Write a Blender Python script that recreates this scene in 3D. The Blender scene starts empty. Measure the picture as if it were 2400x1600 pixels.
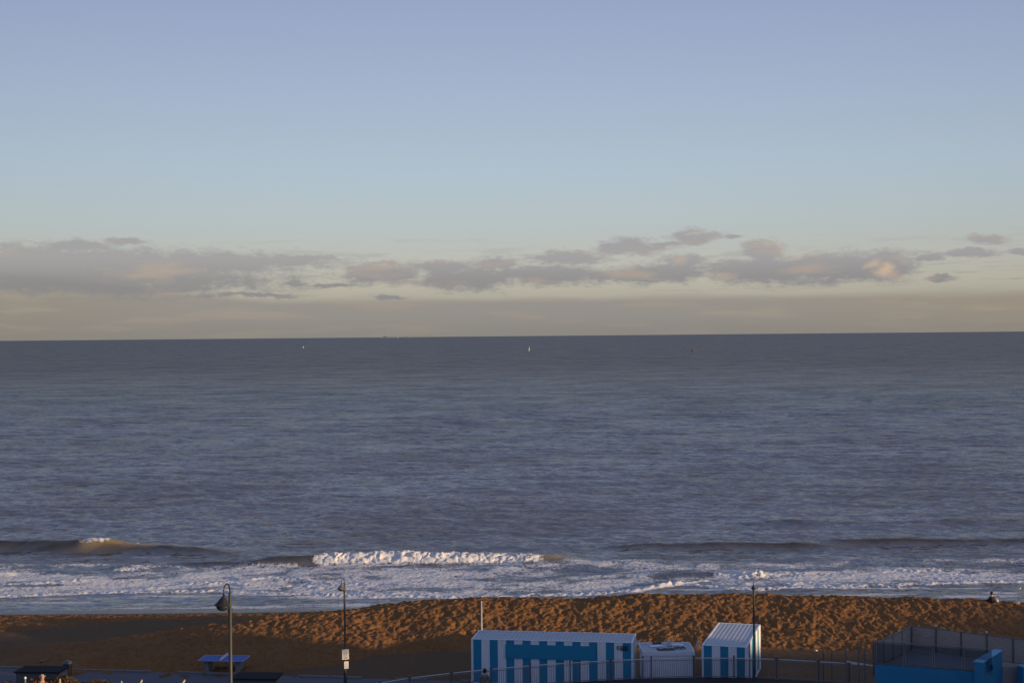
import bpy, bmesh, math, random
import numpy as np
from mathutils import Vector, Matrix
R = math.radians
random.seed(7)
scene = bpy.context.scene
C = scene.collection

# ------------------------------------------------------------------ camera
CAM_Z, SEA_Z, F = 19.7, -4.5, 3333.33          # metres; focal length in px of a 2400 px wide frame
PITCH, ROLL = R(0.235), R(0.525)
cam_data = bpy.data.cameras.new('camera')
cam_data.lens, cam_data.sensor_width = 50.0, 36.0
cam_data.clip_start, cam_data.clip_end = 0.5, 200000
cam = bpy.data.objects.new('camera', cam_data); C.objects.link(cam)
CAM_M = Matrix.Translation((0, 0, CAM_Z)) @ Matrix.Rotation(R(90) - PITCH, 4, 'X') @ Matrix.Rotation(-ROLL, 4, 'Z')
cam.matrix_world = CAM_M
scene.camera = cam
scene.render.resolution_x, scene.render.resolution_y = 1024, 682
scene.view_settings.view_transform = 'Standard'
scene.view_settings.look = 'None'
scene.view_settings.exposure = 0.0
scene.view_settings.gamma = 1.0

# ------------------------------------------------------------------ sun
SUN_EL, SUN_AZ = R(6.5), R(65)                 # azimuth measured from straight behind the camera towards its right
SDIR = Vector((math.sin(SUN_AZ) * math.cos(SUN_EL), -math.cos(SUN_AZ) * math.cos(SUN_EL), math.sin(SUN_EL)))
sd = bpy.data.lights.new('sun', 'SUN'); sd.energy = 5.0; sd.angle = R(0.5); sd.color = (1.0, 0.69, 0.37)
sun = bpy.data.objects.new('sun', sd); C.objects.link(sun)
sun.rotation_mode = 'QUATERNION'; sun.rotation_quaternion = SDIR.to_track_quat('Z', 'Y')

# ------------------------------------------------------------------ world
def lin(r, g, b):
    f = lambda c: (c / 255 / 12.92) if c / 255 <= .04045 else ((c / 255 + .055) / 1.055) ** 2.4
    return (f(r), f(g), f(b), 1)

world = bpy.data.worlds.new("World"); scene.world = world; world.use_nodes = True
wt = world.node_tree; wt.nodes.clear()
def N(t, typ, **kw):
    n = t.nodes.new(typ)
    for k, v in kw.items():
        if k == 'ins':
            for i, val in v.items(): 
                if hasattr(val, 'is_output') or isinstance(val, bpy.types.NodeSocket): t.links.new(val, n.inputs[i])
                else: n.inputs[i].default_value = val
        else: setattr(n, k, v)
    return n
def M(t, op, a, b=0.0, c=None, clamp=False):
    ins = {0: a, 1: b}
    if c is not None: ins[2] = c
    n = N(t, 'ShaderNodeMath', operation=op, ins=ins); n.use_clamp = clamp
    return n.outputs[0]
def VM(t, op, a, b=(0, 0, 0)):
    n = N(t, 'ShaderNodeVectorMath', operation=op, ins={0: a, 1: b})
    return n.outputs['Value'] if op in ('LENGTH', 'DOT_PRODUCT', 'DISTANCE') else n.outputs['Vector']
def SS(t, v, lo, hi, a=0.0, b=1.0):
    n = N(t, 'ShaderNodeMapRange', interpolation_type='SMOOTHSTEP', ins={0: v, 1: lo, 2: hi, 3: a, 4: b})
    return n.outputs[0]
def MIX(t, f, a, b, mode='MIX'):
    n = N(t, 'ShaderNodeMix', data_type='RGBA', blend_type=mode, ins={0: f, 6: a, 7: b})
    return n.outputs[2]
def RAMP(t, v, stops, interp='LINEAR'):
    n = N(t, 'ShaderNodeValToRGB', ins={0: v}); r = n.color_ramp; r.interpolation = interp
    while len(r.elements) < len(stops): r.elements.new(0.5)
    for e, (p, c) in zip(r.elements, stops): e.position = p; e.color = c
    return n.outputs[0]
def NOISE(t, vec, scale, detail=4, rough=.55, dist=0.0, lac=2.0):
    n = N(t, 'ShaderNodeTexNoise', ins={'Vector': vec, 'Scale': scale, 'Detail': detail, 'Roughness': rough, 'Distortion': dist, 'Lacunarity': lac})
    return n
def CXYZ(t, x, y, z): return N(t, 'ShaderNodeCombineXYZ', ins={0: x, 1: y, 2: z}).outputs[0]

tc = N(wt, 'ShaderNodeTexCoord').outputs['Generated']
sp = N(wt, 'ShaderNodeSeparateXYZ', ins={0: tc})
az = M(wt, 'ARCTAN2', sp.outputs[0], sp.outputs[1])
el = M(wt, 'ARCSINE', sp.outputs[2])
# sky colour by elevation (degrees / 90)
EL = lambda d: d / 90.0
eln = M(wt, 'DIVIDE', el, math.pi / 2)
sky = RAMP(wt, eln, [
    (EL(0.0), lin(143, 142, 136)), (EL(1.2), lin(160, 156, 146)), (EL(2.0), lin(179, 176, 163)), (EL(3.2), lin(181, 183, 178)),
    (EL(4.6), lin(176, 187, 191)), (EL(6.5), lin(171, 187, 201)), (EL(9.5), lin(161, 176, 201)),
    (EL(13.5), lin(146, 160, 193)), (EL(22), lin(122, 138, 178)), (EL(40), lin(104, 118, 156)), (EL(90), lin(84, 96, 134))])
nish = N(wt, 'ShaderNodeTexSky', sky_type='NISHITA', sun_disc=False, sun_elevation=SUN_EL, sun_rotation=R(180) - SUN_AZ, altitude=20, air_density=1, dust_density=1, ozone_density=1)
# cloud coordinates in "pixels" of arc: x to the right, y up from the horizon
cx = M(wt, 'MULTIPLY', az, F); cy = M(wt, 'MULTIPLY', el, F)
pv = CXYZ(wt, cx, cy, 0.0)
st = VM(wt, 'MULTIPLY', pv, (1 / 150, 1 / 60, 0))
w1 = NOISE(wt, st, 1.0, 5, .6).outputs['Color']
w2 = NOISE(wt, st, 5.0, 4, .6).outputs['Color']
wv = VM(wt, 'MULTIPLY', VM(wt, 'SUBTRACT', w1, (.5, .5, .5)), (90, 34, 0))
wv2 = VM(wt, 'MULTIPLY', VM(wt, 'SUBTRACT', w2, (.5, .5, .5)), (30, 17, 0))
pw = VM(wt, 'ADD', VM(wt, 'ADD', pv, wv), wv2)
def hor(px): return 796.0 - 0.00917 * px
clouds = [(150, 612, 330, 34), (420, 612, 300, 24), (40, 640, 220, 30), (650, 610, 170, 8), (180, 575, 70, 10), (290, 562, 50, 6),
    (900, 636, 95, 24), (780, 666, 60, 6), (690, 661, 35, 6), (1090, 652, 120, 24), (1160, 617, 62, 18), (1290, 642, 140, 20),
    (1050, 622, 70, 12), (1450, 642, 100, 13), (1340, 600, 95, 12), (1480, 577, 68, 17), (1625, 553, 62, 14), (1550, 568, 45, 7),
    (1725, 556, 22, 4), (1560, 637, 120, 19), (1600, 612, 52, 17), (1790, 633, 150, 26), (1792, 594, 44, 24), (1950, 625, 160, 27),
    (2080, 620, 62, 30), (2305, 560, 38, 9), (2285, 592, 50, 8), (2390, 588, 34, 6), (2200, 647, 34, 7), (2180, 600, 40, 7), (230, 650, 420, 34), (600, 690, 110, 4), (430, 672, 90, 8), (920, 698, 30, 4), (560, 612, 260, 14)]
dmin = None
for (px, py, rx, ry) in clouds:
    a = math.atan((px - 1200) / F); e = math.atan((hor(px) - py) / F) * math.cos(a)
    l = VM(wt, 'LENGTH', VM(wt, 'MULTIPLY', VM(wt, 'SUBTRACT', pw, (a * F, e * F, 0)), (1 / rx, 1 / (ry * 1.18), 0)))
    dmin = l if dmin is None else M(wt, 'MINIMUM', dmin, l)
cn = NOISE(wt, VM(wt, 'MULTIPLY', pv, (1 / 48, 1 / 17, 0)), 1.0, 8, .66).outputs[0]
dd = M(wt, 'ADD', dmin, M(wt, 'MULTIPLY', M(wt, 'SUBTRACT', cn, .5), 1.9))
cf = NOISE(wt, VM(wt, 'MULTIPLY', pv, (1 / 17, 1 / 8, 0)), 1.0, 5, .65).outputs[0]
dd = M(wt, 'ADD', dd, M(wt, 'MULTIPLY', M(wt, 'SUBTRACT', cf, .5), .8))
cmask = SS(wt, dd, 1.46, 0.58)
front = M(wt, 'GREATER_THAN', sp.outputs[1], 0.2)
cmask = M(wt, 'MULTIPLY', M(wt, 'MULTIPLY', cmask, front), .84)
# thin connecting streaks between the clouds
sn = NOISE(wt, VM(wt, 'ADD', VM(wt, 'MULTIPLY', pv, (1 / 210, 1 / 15, 0)), VM(wt, 'MULTIPLY', w1, (1.5, 1.2, 0))), 1.0, 6, .62).outputs[0]
stm = M(wt, 'MULTIPLY', M(wt, 'MULTIPLY', SS(wt, sn, .50, .68), front), M(wt, 'MULTIPLY', SS(wt, cy, 80, 120), SS(wt, cy, 250, 170)))
cmask = M(wt, 'MAXIMUM', cmask, M(wt, 'MULTIPLY', stm, .52))
n2 = NOISE(wt, VM(wt, 'MULTIPLY', pv, (1 / 190, 1 / 45, 0)), 1.0, 4, .5).outputs[0]
warm = SS(wt, n2, .50, .70)
ccol = MIX(wt, SS(wt, cy, 118, 190), lin(127, 127, 135), lin(150, 147, 153))
ccol = MIX(wt, M(wt, 'MULTIPLY', warm, .55), ccol, lin(178, 156, 142))
# two small sunlit heads of the cloud at the right
for (px, py, rx, ry, k) in [(2085, 628, 26, 16, .8), (2045, 617, 18, 9, .6), (1590, 607, 26, 16, .35), (1700, 648, 40, 10, .3)]:
    a = math.atan((px - 1200) / F); e = math.atan((hor(px) - py) / F) * math.cos(a)
    l = VM(wt, 'LENGTH', VM(wt, 'MULTIPLY', VM(wt, 'SUBTRACT', pw, (a * F, e * F, 0)), (1 / rx, 1 / ry, 0)))
    ccol = MIX(wt, M(wt, 'MULTIPLY', SS(wt, l, 1.3, .2), k), ccol, lin(205, 176, 148))
# low bank over the horizon
nb = NOISE(wt, VM(wt, 'MULTIPLY', pv, (1 / 260, 1 / 30, 0)), 1.0, 4, .5).outputs[0]
bank_top = M(wt, 'ADD', 84.0, M(wt, 'MULTIPLY', M(wt, 'SUBTRACT', nb, .5), 26.0))
leftup = M(wt, 'MULTIPLY', SS(wt, cx, -500, -1150), 60.0)
bank = SS(wt, M(wt, 'SUBTRACT', cy, M(wt, 'ADD', bank_top, leftup)), 12.0, -10.0)
bcol = MIX(wt, SS(wt, cx, 300, 1200), lin(139, 136, 135), lin(145, 136, 126))
bcol = MIX(wt, SS(wt, cx, -500, -1200), bcol, lin(135, 130, 125))
bcol = MIX(wt, M(wt, 'MULTIPLY', SS(wt, nb, .48, .66), .36), bcol, lin(168, 153, 136))
bcol = MIX(wt, M(wt, 'MULTIPLY', SS(wt, cy, 60, 0), .5), bcol, lin(126, 124, 118))
# slightly less bright away from the brightest part of the eastern sky
azf = M(wt, 'SUBTRACT', 1.0, M(wt, 'MULTIPLY', M(wt, 'MULTIPLY', az, az), 0.55)); azf = M(wt, 'ADD', M(wt, 'MAXIMUM', azf, .72), SS(wt, M(wt, 'ABSOLUTE', az), 1.2, 2.8, 0, .38))   # brighter on the sunset side
skyc = MIX(wt, 1.0, sky, CXYZ(wt, azf, azf, azf), 'MULTIPLY')
c1 = MIX(wt, M(wt, 'MULTIPLY', bank, .85), skyc, bcol)
c2 = MIX(wt, cmask, c1, ccol)
nw = MIX(wt, 1.0, nish.outputs[0], (.012, .012, .012, 1), 'MULTIPLY')
c3 = MIX(wt, 1.0, c2, nw, 'ADD')
below = SS(wt, el, -.003, -.02)
c3 = MIX(wt, below, c3, lin(60, 62, 66))
bg = N(wt, 'ShaderNodeBackground', ins={0: c3, 1: 1.0})
N(wt, 'ShaderNodeOutputWorld', ins={0: bg.outputs[0]})

# ------------------------------------------------------------------ helpers
def vnoise(x, y, seed=0):
    rng = np.random.RandomState(seed); T = rng.rand(256, 256)
    xi = np.floor(x).astype(np.int64); yi = np.floor(y).astype(np.int64)
    fx = x - xi; fy = y - yi; fx = fx * fx * (3 - 2 * fx); fy = fy * fy * (3 - 2 * fy)
    a = T[xi & 255, yi & 255]; b = T[(xi + 1) & 255, yi & 255]; c = T[xi & 255, (yi + 1) & 255]; d = T[(xi + 1) & 255, (yi + 1) & 255]
    return (a * (1 - fx) + b * fx) * (1 - fy) + (c * (1 - fx) + d * fx) * fy
def fbm(x, y, oct=4, seed=0, gain=.5):
    s = 0; a = 1; t = 0
    for i in range(oct):
        s = s + a * vnoise(x * 2 ** i + 17.3 * i, y * 2 ** i + 9.1 * i, seed + i); t += a; a *= gain
    return s / t
def sstep(x, a, b):
    t = np.clip((x - a) / (b - a), 0, 1); return t * t * (3 - 2 * t)

def proj_ray(px, py):
    v = Vector(((px - 1200) / F, -(py - 800) / F, -1.0))
    return (CAM_M.to_3x3() @ v)
def at(px, py, z):                       # point at height z seen at photograph pixel (px, py)
    d = proj_ray(px, py); t = (z - CAM_Z) / d.z
    return Vector((d.x * t, d.y * t, z))
def atY(px, py, Y):
    d = proj_ray(px, py); t = Y / d.y
    return Vector((d.x * t, Y, CAM_Z + d.z * t))

def link(o): C.objects.link(o); return o
def tag(o, label=None, cat=None, group=None, kind=None):
    if label: o['label'] = label
    if cat: o['category'] = cat
    if group: o['group'] = group
    if kind: o['kind'] = kind
    return o
def empty(name, loc, rz=0, label=None, cat=None, group=None):
    o = bpy.data.objects.new(name, None); o.empty_display_size = .3
    link(o); o.location = loc; o.rotation_euler = (0, 0, rz)
    return tag(o, label, cat, group)
def grid_mesh(name, X, Y, Z, mat, attrs=None, smooth=True):
    nr, nc = X.shape
    me = bpy.data.meshes.new(name); me.vertices.add(nr * nc)
    co = np.stack([X, Y, Z], -1).reshape(-1, 3).astype(np.float32); me.vertices.foreach_set('co', co.ravel())
    i = np.arange(nr * nc).reshape(nr, nc)
    q = np.stack([i[:-1, :-1], i[:-1, 1:], i[1:, 1:], i[1:, :-1]], -1).reshape(-1, 4)
    me.loops.add(q.size); me.loops.foreach_set('vertex_index', q.ravel().astype(np.int32))
    me.polygons.add(len(q)); me.polygons.foreach_set('loop_start', np.arange(0, q.size, 4, dtype=np.int32))
    try: me.polygons.foreach_set('loop_total', np.full(len(q), 4, np.int32))
    except Exception: pass
    me.update(calc_edges=True)
    me.polygons.foreach_set('use_smooth', np.full(len(q), smooth, bool))
    for k, v in (attrs or {}).items():
        a = me.attributes.new(k, 'FLOAT', 'POINT'); a.data.foreach_set('value', v.ravel().astype(np.float32))
    me.materials.append(mat)
    return link(bpy.data.objects.new(name, me))

class MB:
    def __init__(s): s.bm = bmesh.new(); s.mi = 0
    def face(s, pts, mi=None):
        f = s.bm.faces.new([s.bm.verts.new(p) for p in pts]); f.material_index = s.mi if mi is None else mi; return f
    def box(s, c, size, rz=0.0, bevel=0.0, mi=None, rot=None):
        r = bmesh.ops.create_cube(s.bm, size=1.0); vs = r['verts']
        m = Matrix.Translation(c) @ (rot if rot else Matrix.Rotation(rz, 4, 'Z')) @ Matrix.Diagonal((*size, 1))
        bmesh.ops.transform(s.bm, matrix=m, verts=vs)
        fs = {f for v in vs for f in v.link_faces}
        for f in fs: f.material_index = s.mi if mi is None else mi
        if bevel > 0:
            es = list({e for v in vs for e in v.link_edges})
            bmesh.ops.bevel(s.bm, geom=es, offset=bevel, segments=2, affect='EDGES', profile=.6)
    def tube(s, pts, rad, n=10, cap=True, mi=None):
        pts = [Vector(p) for p in pts]; rads = rad if isinstance(rad, (list, tuple)) else [rad] * len(pts)
        rings = []; up = Vector((0, 0, 1)); prev = None
        for i, p in enumerate(pts):
            d = (pts[min(i + 1, len(pts) - 1)] - pts[max(i - 1, 0)]).normalized()
            if prev is None:
                a = d.cross(up if abs(d.z) < .95 else Vector((0, 1, 0))).normalized()
            else:
                a = (prev - d * prev.dot(d)).normalized()
            prev = a; b = d.cross(a)
            rings.append([s.bm.verts.new(p + (a * math.cos(2 * math.pi * k / n) + b * math.sin(2 * math.pi * k / n)) * rads[i]) for k in range(n)])
        for r0, r1 in zip(rings, rings[1:]):
            for k in range(n):
                f = s.bm.faces.new([r0[k], r0[(k + 1) % n], r1[(k + 1) % n], r1[k]]); f.smooth = True; f.material_index = s.mi if mi is None else mi
        if cap:
            for r in (rings[0][::-1], rings[-1]): s.bm.faces.new(r).material_index = s.mi if mi is None else mi
    def lathe(s, prof, c=(0, 0, 0), n=20, rot=None, mi=None):
        c = Vector(c); rot = rot or Matrix.Identity(4); rings = []
        for r, z in prof:
            rings.append([s.bm.verts.new(c + (rot @ Vector((max(r, .0005) * math.cos(2 * math.pi * k / n), max(r, .0005) * math.sin(2 * math.pi * k / n), z)))) for k in range(n)])
        for r0, r1 in zip(rings, rings[1:]):
            for k in range(n):
                f = s.bm.faces.new([r0[k], r0[(k + 1) % n], r1[(k + 1) % n], r1[k]]); f.smooth = True; f.material_index = s.mi if mi is None else mi
    def prism(s, poly, z0, z1, mi=None):
        lo = [s.bm.verts.new((x, y, z0)) for x, y in poly]; hi = [s.bm.verts.new((x, y, z1)) for x, y in poly]; n = len(poly)
        fs = [s.bm.faces.new(hi), s.bm.faces.new(lo[::-1])]
        for k in range(n): fs.append(s.bm.faces.new([lo[k], lo[(k + 1) % n], hi[(k + 1) % n], hi[k]]))
        for f in fs: f.material_index = s.mi if mi is None else mi
    def build(s, name, mats, parent=None, label=None):
        bmesh.ops.recalc_face_normals(s.bm, faces=s.bm.faces[:])
        me = bpy.data.meshes.new(name); s.bm.to_mesh(me); s.bm.free()
        for m in (mats if isinstance(mats, (list, tuple)) else [mats]): me.materials.append(m)
        o = link(bpy.data.objects.new(name, me))
        if parent: o.parent = parent
        if label: o['label'] = label
        return o

def mat(name, col, rough=.6, metal=0.0, noise=.15, nscale=6.0, bump=0.0, bscale=30.0, dirt=None, spec=.4):
    m = bpy.data.materials.new(name); m.use_nodes = True; t = m.node_tree; t.nodes.clear()
    co = N(t, 'ShaderNodeTexCoord').outputs['Object']
    n = NOISE(t, co, nscale, 5, .6).outputs[0]
    k = M(t, 'ADD', 1 - noise, M(t, 'MULTIPLY', n, 2 * noise))
    c = MIX(t, 1.0, (*col, 1), CXYZ(t, k, k, k), 'MULTIPLY')
    if dirt:
        dn = NOISE(t, VM(t, 'MULTIPLY', co, (1, 1, .35)), 2.5, 6, .65).outputs[0]
        c = MIX(t, SS(t, dn, .52, .72, 0, dirt[1]), c, (*dirt[0], 1))
    b = N(t, 'ShaderNodeBsdfPrincipled', ins={'Base Color': c, 'Roughness': rough, 'Metallic': metal, 'Specular IOR Level': spec})
    if bump > 0:
        bn = NOISE(t, co, bscale, 4, .6).outputs[0]
        bp = N(t, 'ShaderNodeBump', ins={'Height': bn, 'Strength': bump, 'Distance': .02}); t.links.new(bp.outputs[0], b.inputs['Normal'])
    N(t, 'ShaderNodeOutputMaterial', ins={0: b.outputs[0]})
    return m

# ------------------------------------------------------------------ beach height field
crest_px = [(180, 1530, .10), (400, 1478, .25), (560, 1462, .6), (800, 1433, .9), (1000, 1411, 1.15), (1400, 1403, 1.2), (1800, 1401, 1.2), (2200, 1409, 1.2), (2400, 1417, 1.1), (2650, 1430, 1.0)]
cr = [at(px, py, z) for px, py, z in crest_px]
crX = np.array([p.x for p in cr]); crY = np.array([p.y for p in cr]); crZ = np.array([p.z for p in cr])
baX = np.array([-60, -14, -11, -8.5, -5, 16, 24, 30, 60.]); baY = np.array([83.0, 83.6, 85.0, 88.0, 88.6, 88.6, 87.4, 86.0, 84.0])
def beach_parts(x, y):
    zb = -np.clip(y - 91, 0, None) * .125
    zb = np.maximum(zb, -9)
    yc = np.interp(x, crX, crY); zc = np.interp(x, crX, crZ); yb = np.interp(x, baX, baY)
    yb = np.minimum(yb, yc - 3.0)
    up = sstep(y, yb, yc) ** .75
    dn = 1 - sstep(y, yc + .4, yc + 7)
    top = np.where(y < yc, zc * up, 0)
    zcy = np.maximum(zb, -(yc - 91).clip(0) * .125)
    z = np.where(y < yc, zb * (1 - up) + zc * up, zb * (1 - dn) + zc * dn)
    tail = sstep(x, -36, -26)
    z = zb * (1 - tail) + z * tail
    mask = sstep(y, yb - .1, yb + .5) * (1 - sstep(y, yc + 3, yc + 8)) * tail
    return z, mask
def beach_smooth(x, y): return beach_parts(x, y)[0]

# shore material
def sand_material():
    m = bpy.data.materials.new('beach_sand'); m.use_nodes = True; t = m.node_tree; t.nodes.clear()
    co = N(t, 'ShaderNodeTexCoord').outputs['Object']
    n1 = NOISE(t, co, .35, 6, .6).outputs[0]; n2 = NOISE(t, co, 3.0, 6, .65).outputs[0]
    c = MIX(t, n1, (.22, .105, .038, 1), (.36, .18, .070, 1))
    c = MIX(t, SS(t, n2, .35, .75, 0, .55), c, (.15, .072, .030, 1))
    # scattered pale shells and stones
    vo = N(t, 'ShaderNodeTexVoronoi', ins={'Vector': co, 'Scale': 2.2}); vcol = N(t, 'ShaderNodeSeparateColor', ins={0: vo.outputs['Color']})
    sh = M(t, 'MULTIPLY', SS(t, vo.outputs['Distance'], .12, .06), M(t, 'GREATER_THAN', vcol.outputs[0], .93))
    c = MIX(t, M(t, 'MULTIPLY', sh, .8), c, (.5, .42, .34, 1))
    wet = N(t, 'ShaderNodeAttribute', attribute_name='wet').outputs['Fac']
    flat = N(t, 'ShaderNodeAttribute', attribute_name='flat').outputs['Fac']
    c = MIX(t, M(t, 'MULTIPLY', flat, .75), c, (.125, .090, .057, 1))  # smooth sand, darkened in its colour to stand in for shade
    c = MIX(t, wet, c, (.045, .033, .027, 1))
    ro = M(t, 'SUBTRACT', .95, M(t, 'MULTIPLY', wet, .62))
    b = N(t, 'ShaderNodeBsdfPrincipled', ins={'Base Color': c, 'Roughness': ro, 'Specular IOR Level': M(t, 'ADD', .12, M(t, 'MULTIPLY', wet, .4))})
    bn = NOISE(t, co, 5.5, 5, .65).outputs[0]
    bp = N(t, 'ShaderNodeBump', ins={'Height': bn, 'Strength': M(t, 'SUBTRACT', .8, M(t, 'MULTIPLY', wet, .7)), 'Distance': .16}); t.links.new(bp.outputs[0], b.inputs['Normal'])
    N(t, 'ShaderNodeOutputMaterial', ins={0: b.outputs[0]})
    return m
xs = np.concatenate([np.linspace(-260, -50, 30), np.arange(-49.9, 49.9, .085), np.linspace(50, 260, 30)])
ys = np.concatenate([np.arange(77.5, 84, .4), np.arange(84, 101, .095), np.arange(101, 134, .16), np.linspace(135, 170, 10)])
X, Y = np.meshgrid(xs, ys)
Z, mk = beach_parts(X, Y)
def hummock(x, y):
    wx = x + .5 * (fbm(x * .8, y * .5, 3, 3) - .5) * 2; wy = y + .8 * (fbm(x * .7 + 40, y * .5, 3, 5) - .5) * 2
    a = fbm((wx + .22 * wy) * 2.5, wy * .85, 4, 11, .6)
    b = fbm((wx - .35 * wy) * 3.9 + 31, wy * 1.5, 3, 21, .5)
    r1 = 1 - np.abs(2 * a - 1) * 2.2; r2 = 1 - np.abs(2 * b - 1) * 2.0
    return .55 * np.clip(r1, -1, 1) + .45 * np.clip(r2, -1, 1)
hm = hummock(X, Y)
fadeL = sstep(X, -34, -20) * .5 + .5
pit = fbm(X * 3.6, Y * 2.0, 3, 91, .6)
Z = Z + mk * fadeL * (hm * .12 + (pit - .5) * .22 + (fbm(X * .25, Y * .25, 3, 51) - .5) * .5)
yfl0 = np.interp(X, [-45, -38, -35, -32, -24, -14, 0], [101, 103, 108, 111, 115, 118, 119])
backL = (1 - mk) * sstep(Y, yfl0 - 1, yfl0 + 2) * (1 - sstep(Y, 118, 125))
Z = Z + backL * (hm * .12 + (pit - .5) * .12 + (fbm(X * 1.8, Y * .9, 4, 61) - .5) * .16)
Z = Z + (fbm(X * .3, Y * .3, 4, 71) - .5) * .10 + (fbm(X * 2.2, Y * 1.6, 3, 75) - .5) * .035
Z = np.where(Y < 82, np.minimum(Z, -.03) - .05 * np.clip(82 - Y, 0, 1), Z)
wetn = fbm(X * .06, Y * .4, 3, 81)
wet = sstep(Y, 119.5, 123.5)
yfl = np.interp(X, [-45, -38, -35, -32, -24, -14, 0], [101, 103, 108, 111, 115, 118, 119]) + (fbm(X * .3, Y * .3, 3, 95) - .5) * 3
flat = (1 - mk) * (1 - sstep(Y, yfl - 1, yfl + 1.5))  # smooth sand; far limit follows the edge of the painted shade
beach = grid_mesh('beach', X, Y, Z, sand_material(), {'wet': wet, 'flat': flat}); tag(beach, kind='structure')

# ------------------------------------------------------------------ sea
hsea = CAM_Z - SEA_Z
def seaY(px, py): return at(px, py, SEA_Z)
def curve(pts):
    q = [seaY(*p) for p in pts]; return np.array([p.x for p in q]), np.array([p.y for p in q])
us = np.concatenate([np.linspace(-3, -.46, 30), np.arange(-.45, .45, .00088), np.linspace(.46, 3, 30)])
rows = [124.0]
while rows[-1] < 168: rows.append(rows[-1] + .13)
while rows[-1] < 60000:
    y = rows[-1]; rows.append(y + max(.13 * (y / 168) ** 1.9, .13))
rows = np.array(rows)
U, YY = np.meshgrid(us, rows); XX = U * np.minimum(YY, 1e9)
dY = np.gradient(rows)[:, None] * np.ones_like(U); dX = YY * .00088
ZZ = np.zeros_like(XX)
rng = np.random.RandomState(4)
near = 1 - .55 * (1 - sstep(YY, 135, 175))
for i in range(64):
    L = .9 * (13 / .9) ** rng.rand(); th = rng.randn() * .42
    kx, ky = math.sin(th) * 2 * math.pi / L, math.cos(th) * 2 * math.pi / L
    amp = .0064 * L ** .66
    res = np.clip((L / np.maximum(dY, dX * .6) - 2.0) / 9, 0, 1) ** .6
    grp = .35 + 1.3 * vnoise(XX / (L * 5) + i * 7, YY / (L * 4) + i * 3, 90 + i)
    ph = kx * XX + ky * YY + rng.rand() * 6.28
    s = np.sin(ph); ZZ += amp * res * grp * (s + .22 * np.cos(2 * ph)) * near
calm = sstep(YY, 126, 140)
ZZ *= .25 + .75 * calm
ZZ *= np.clip(3000 / YY, 0, 1)
foam = np.zeros_like(XX); murk = np.zeros_like(XX)
# swash front
fX, fY = curve([(-100, 1406), (0, 1403), (300, 1391), (500, 1389), (700, 1396), (800, 1400), (1000, 1403), (1200, 1400), (1400, 1394), (1460, 1391), (1530, 1378), (1600, 1371), (1700, 1384), (1780, 1386), (1900, 1378), (2100, 1376), (2250, 1371), (2400, 1366), (2500, 1364)])
Yf = np.interp(XX, fX, fY) + (fbm(XX * .5, XX * 0 + 3, 4, 101) - .5) * 1.6
n_l = fbm(XX * .10, YY * .22, 4, 103); n_m = fbm(XX * .55, YY * .8, 4, 107); n_s = fbm(XX * 4.0, YY * 3.2, 3, 109, .6)
d = YY - Yf
field = sstep(d, -.1, .4) * (1 - sstep(YY + (n_l - .5) * 16, 149, 157))
foam += field * (.41 + 1.3 * (n_l - .5) + .9 * (n_m - .5)) * (1 - .35 * sstep(XX, 6, 20) * sstep(YY, 141, 147))
edge = np.exp(-((d - .7) / .75) ** 2); foam += edge * (.35 + .5 * (n_m - .5) + 1.6 * (n_s - .45))
ZZ += edge * (.10 + .24 * (n_s - .42)) * sstep(d, -.9, .4)
ZZ += field * (n_s - .5) * .10 + field * (n_m - .5) * .09
# second, fainter front lines in the swash
for k, (off, amp2) in enumerate([(4.0, .35), (8.5, .3)]):
    dk = d - off - (fbm(XX * .22, XX * 0 + k, 4, 120 + k) - .5) * 5
    e = np.exp(-(dk / .7) ** 2) * sstep(fbm(XX * .12, XX * 0 + 7 * k, 3, 130 + k), .4, .65)
    foam += e * amp2; ZZ += e * (.08 + .2 * (n_s - .4))
# thin wash streaks towards the waterline
wash = (1 - sstep(d, -.2, .2)) * sstep(fbm(XX * .12, YY * 1.1, 4, 111), .52, .68)
foam += wash * .42
DX = np.zeros_like(XX); DYY = np.zeros_like(XX)
n_h = fbm(XX * 2.3, YY * 3.0, 4, 333, .65)
def ridge(xc0, xc1, Yw, A, foamK, taper=3.0, wf=1.0, wb=3.2, lump=.0, mk_=1.0, seed=0):
    global ZZ, foam, murk, DX, DYY
    Yw = Yw + (fbm(XX * .08, XX * 0 + seed, 3, 140 + seed) - .5) * 1.6
    t = YY - Yw; wx = sstep(XX, xc0 - taper, xc0 + taper) * (1 - sstep(XX, xc1 - taper, xc1 + taper))
    f = np.where(t < 0, np.exp(-(t / wf) ** 2), np.exp(-(t / wb) ** 2))
    Av = A * (.72 + .56 * fbm(XX * .12, XX * 0, 2, 150 + seed))
    ZZ += wx * f * Av
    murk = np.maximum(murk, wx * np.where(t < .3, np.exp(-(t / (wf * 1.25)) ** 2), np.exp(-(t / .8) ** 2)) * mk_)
    if foamK:
        ff = wx * np.where(t < 0, np.exp(-(t / (wf * 1.35)) ** 4), np.exp(-(t / 1.1) ** 2))
        foam = np.maximum(foam, ff * foamK * (.78 + 1.5 * (n_h - .46)))
        k1 = fbm(XX * 1.3 + 5, YY * 1.6, 4, 170 + seed, .62) - .5; k2 = fbm(XX * 1.5 + 50, YY * 1.5, 4, 180 + seed, .62) - .5
        DYY -= ff * lump * 2.6 * k1; DX += ff * lump * 2.0 * k2
        ZZ += ff * lump * ((n_s - .5) * .9 + (fbm(XX * 2.6, YY * 2.6, 4, 160 + seed, .7) - .5) * 1.1)
    else:
        foam *= 1 - wx * np.where(t < 0, np.exp(-(t / (wf * 1.3)) ** 4), np.exp(-(t / 2.5) ** 2)) * .85
    return wx, t
def sx(px, py): p = seaY(px, py); return p.x, p.y
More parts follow.
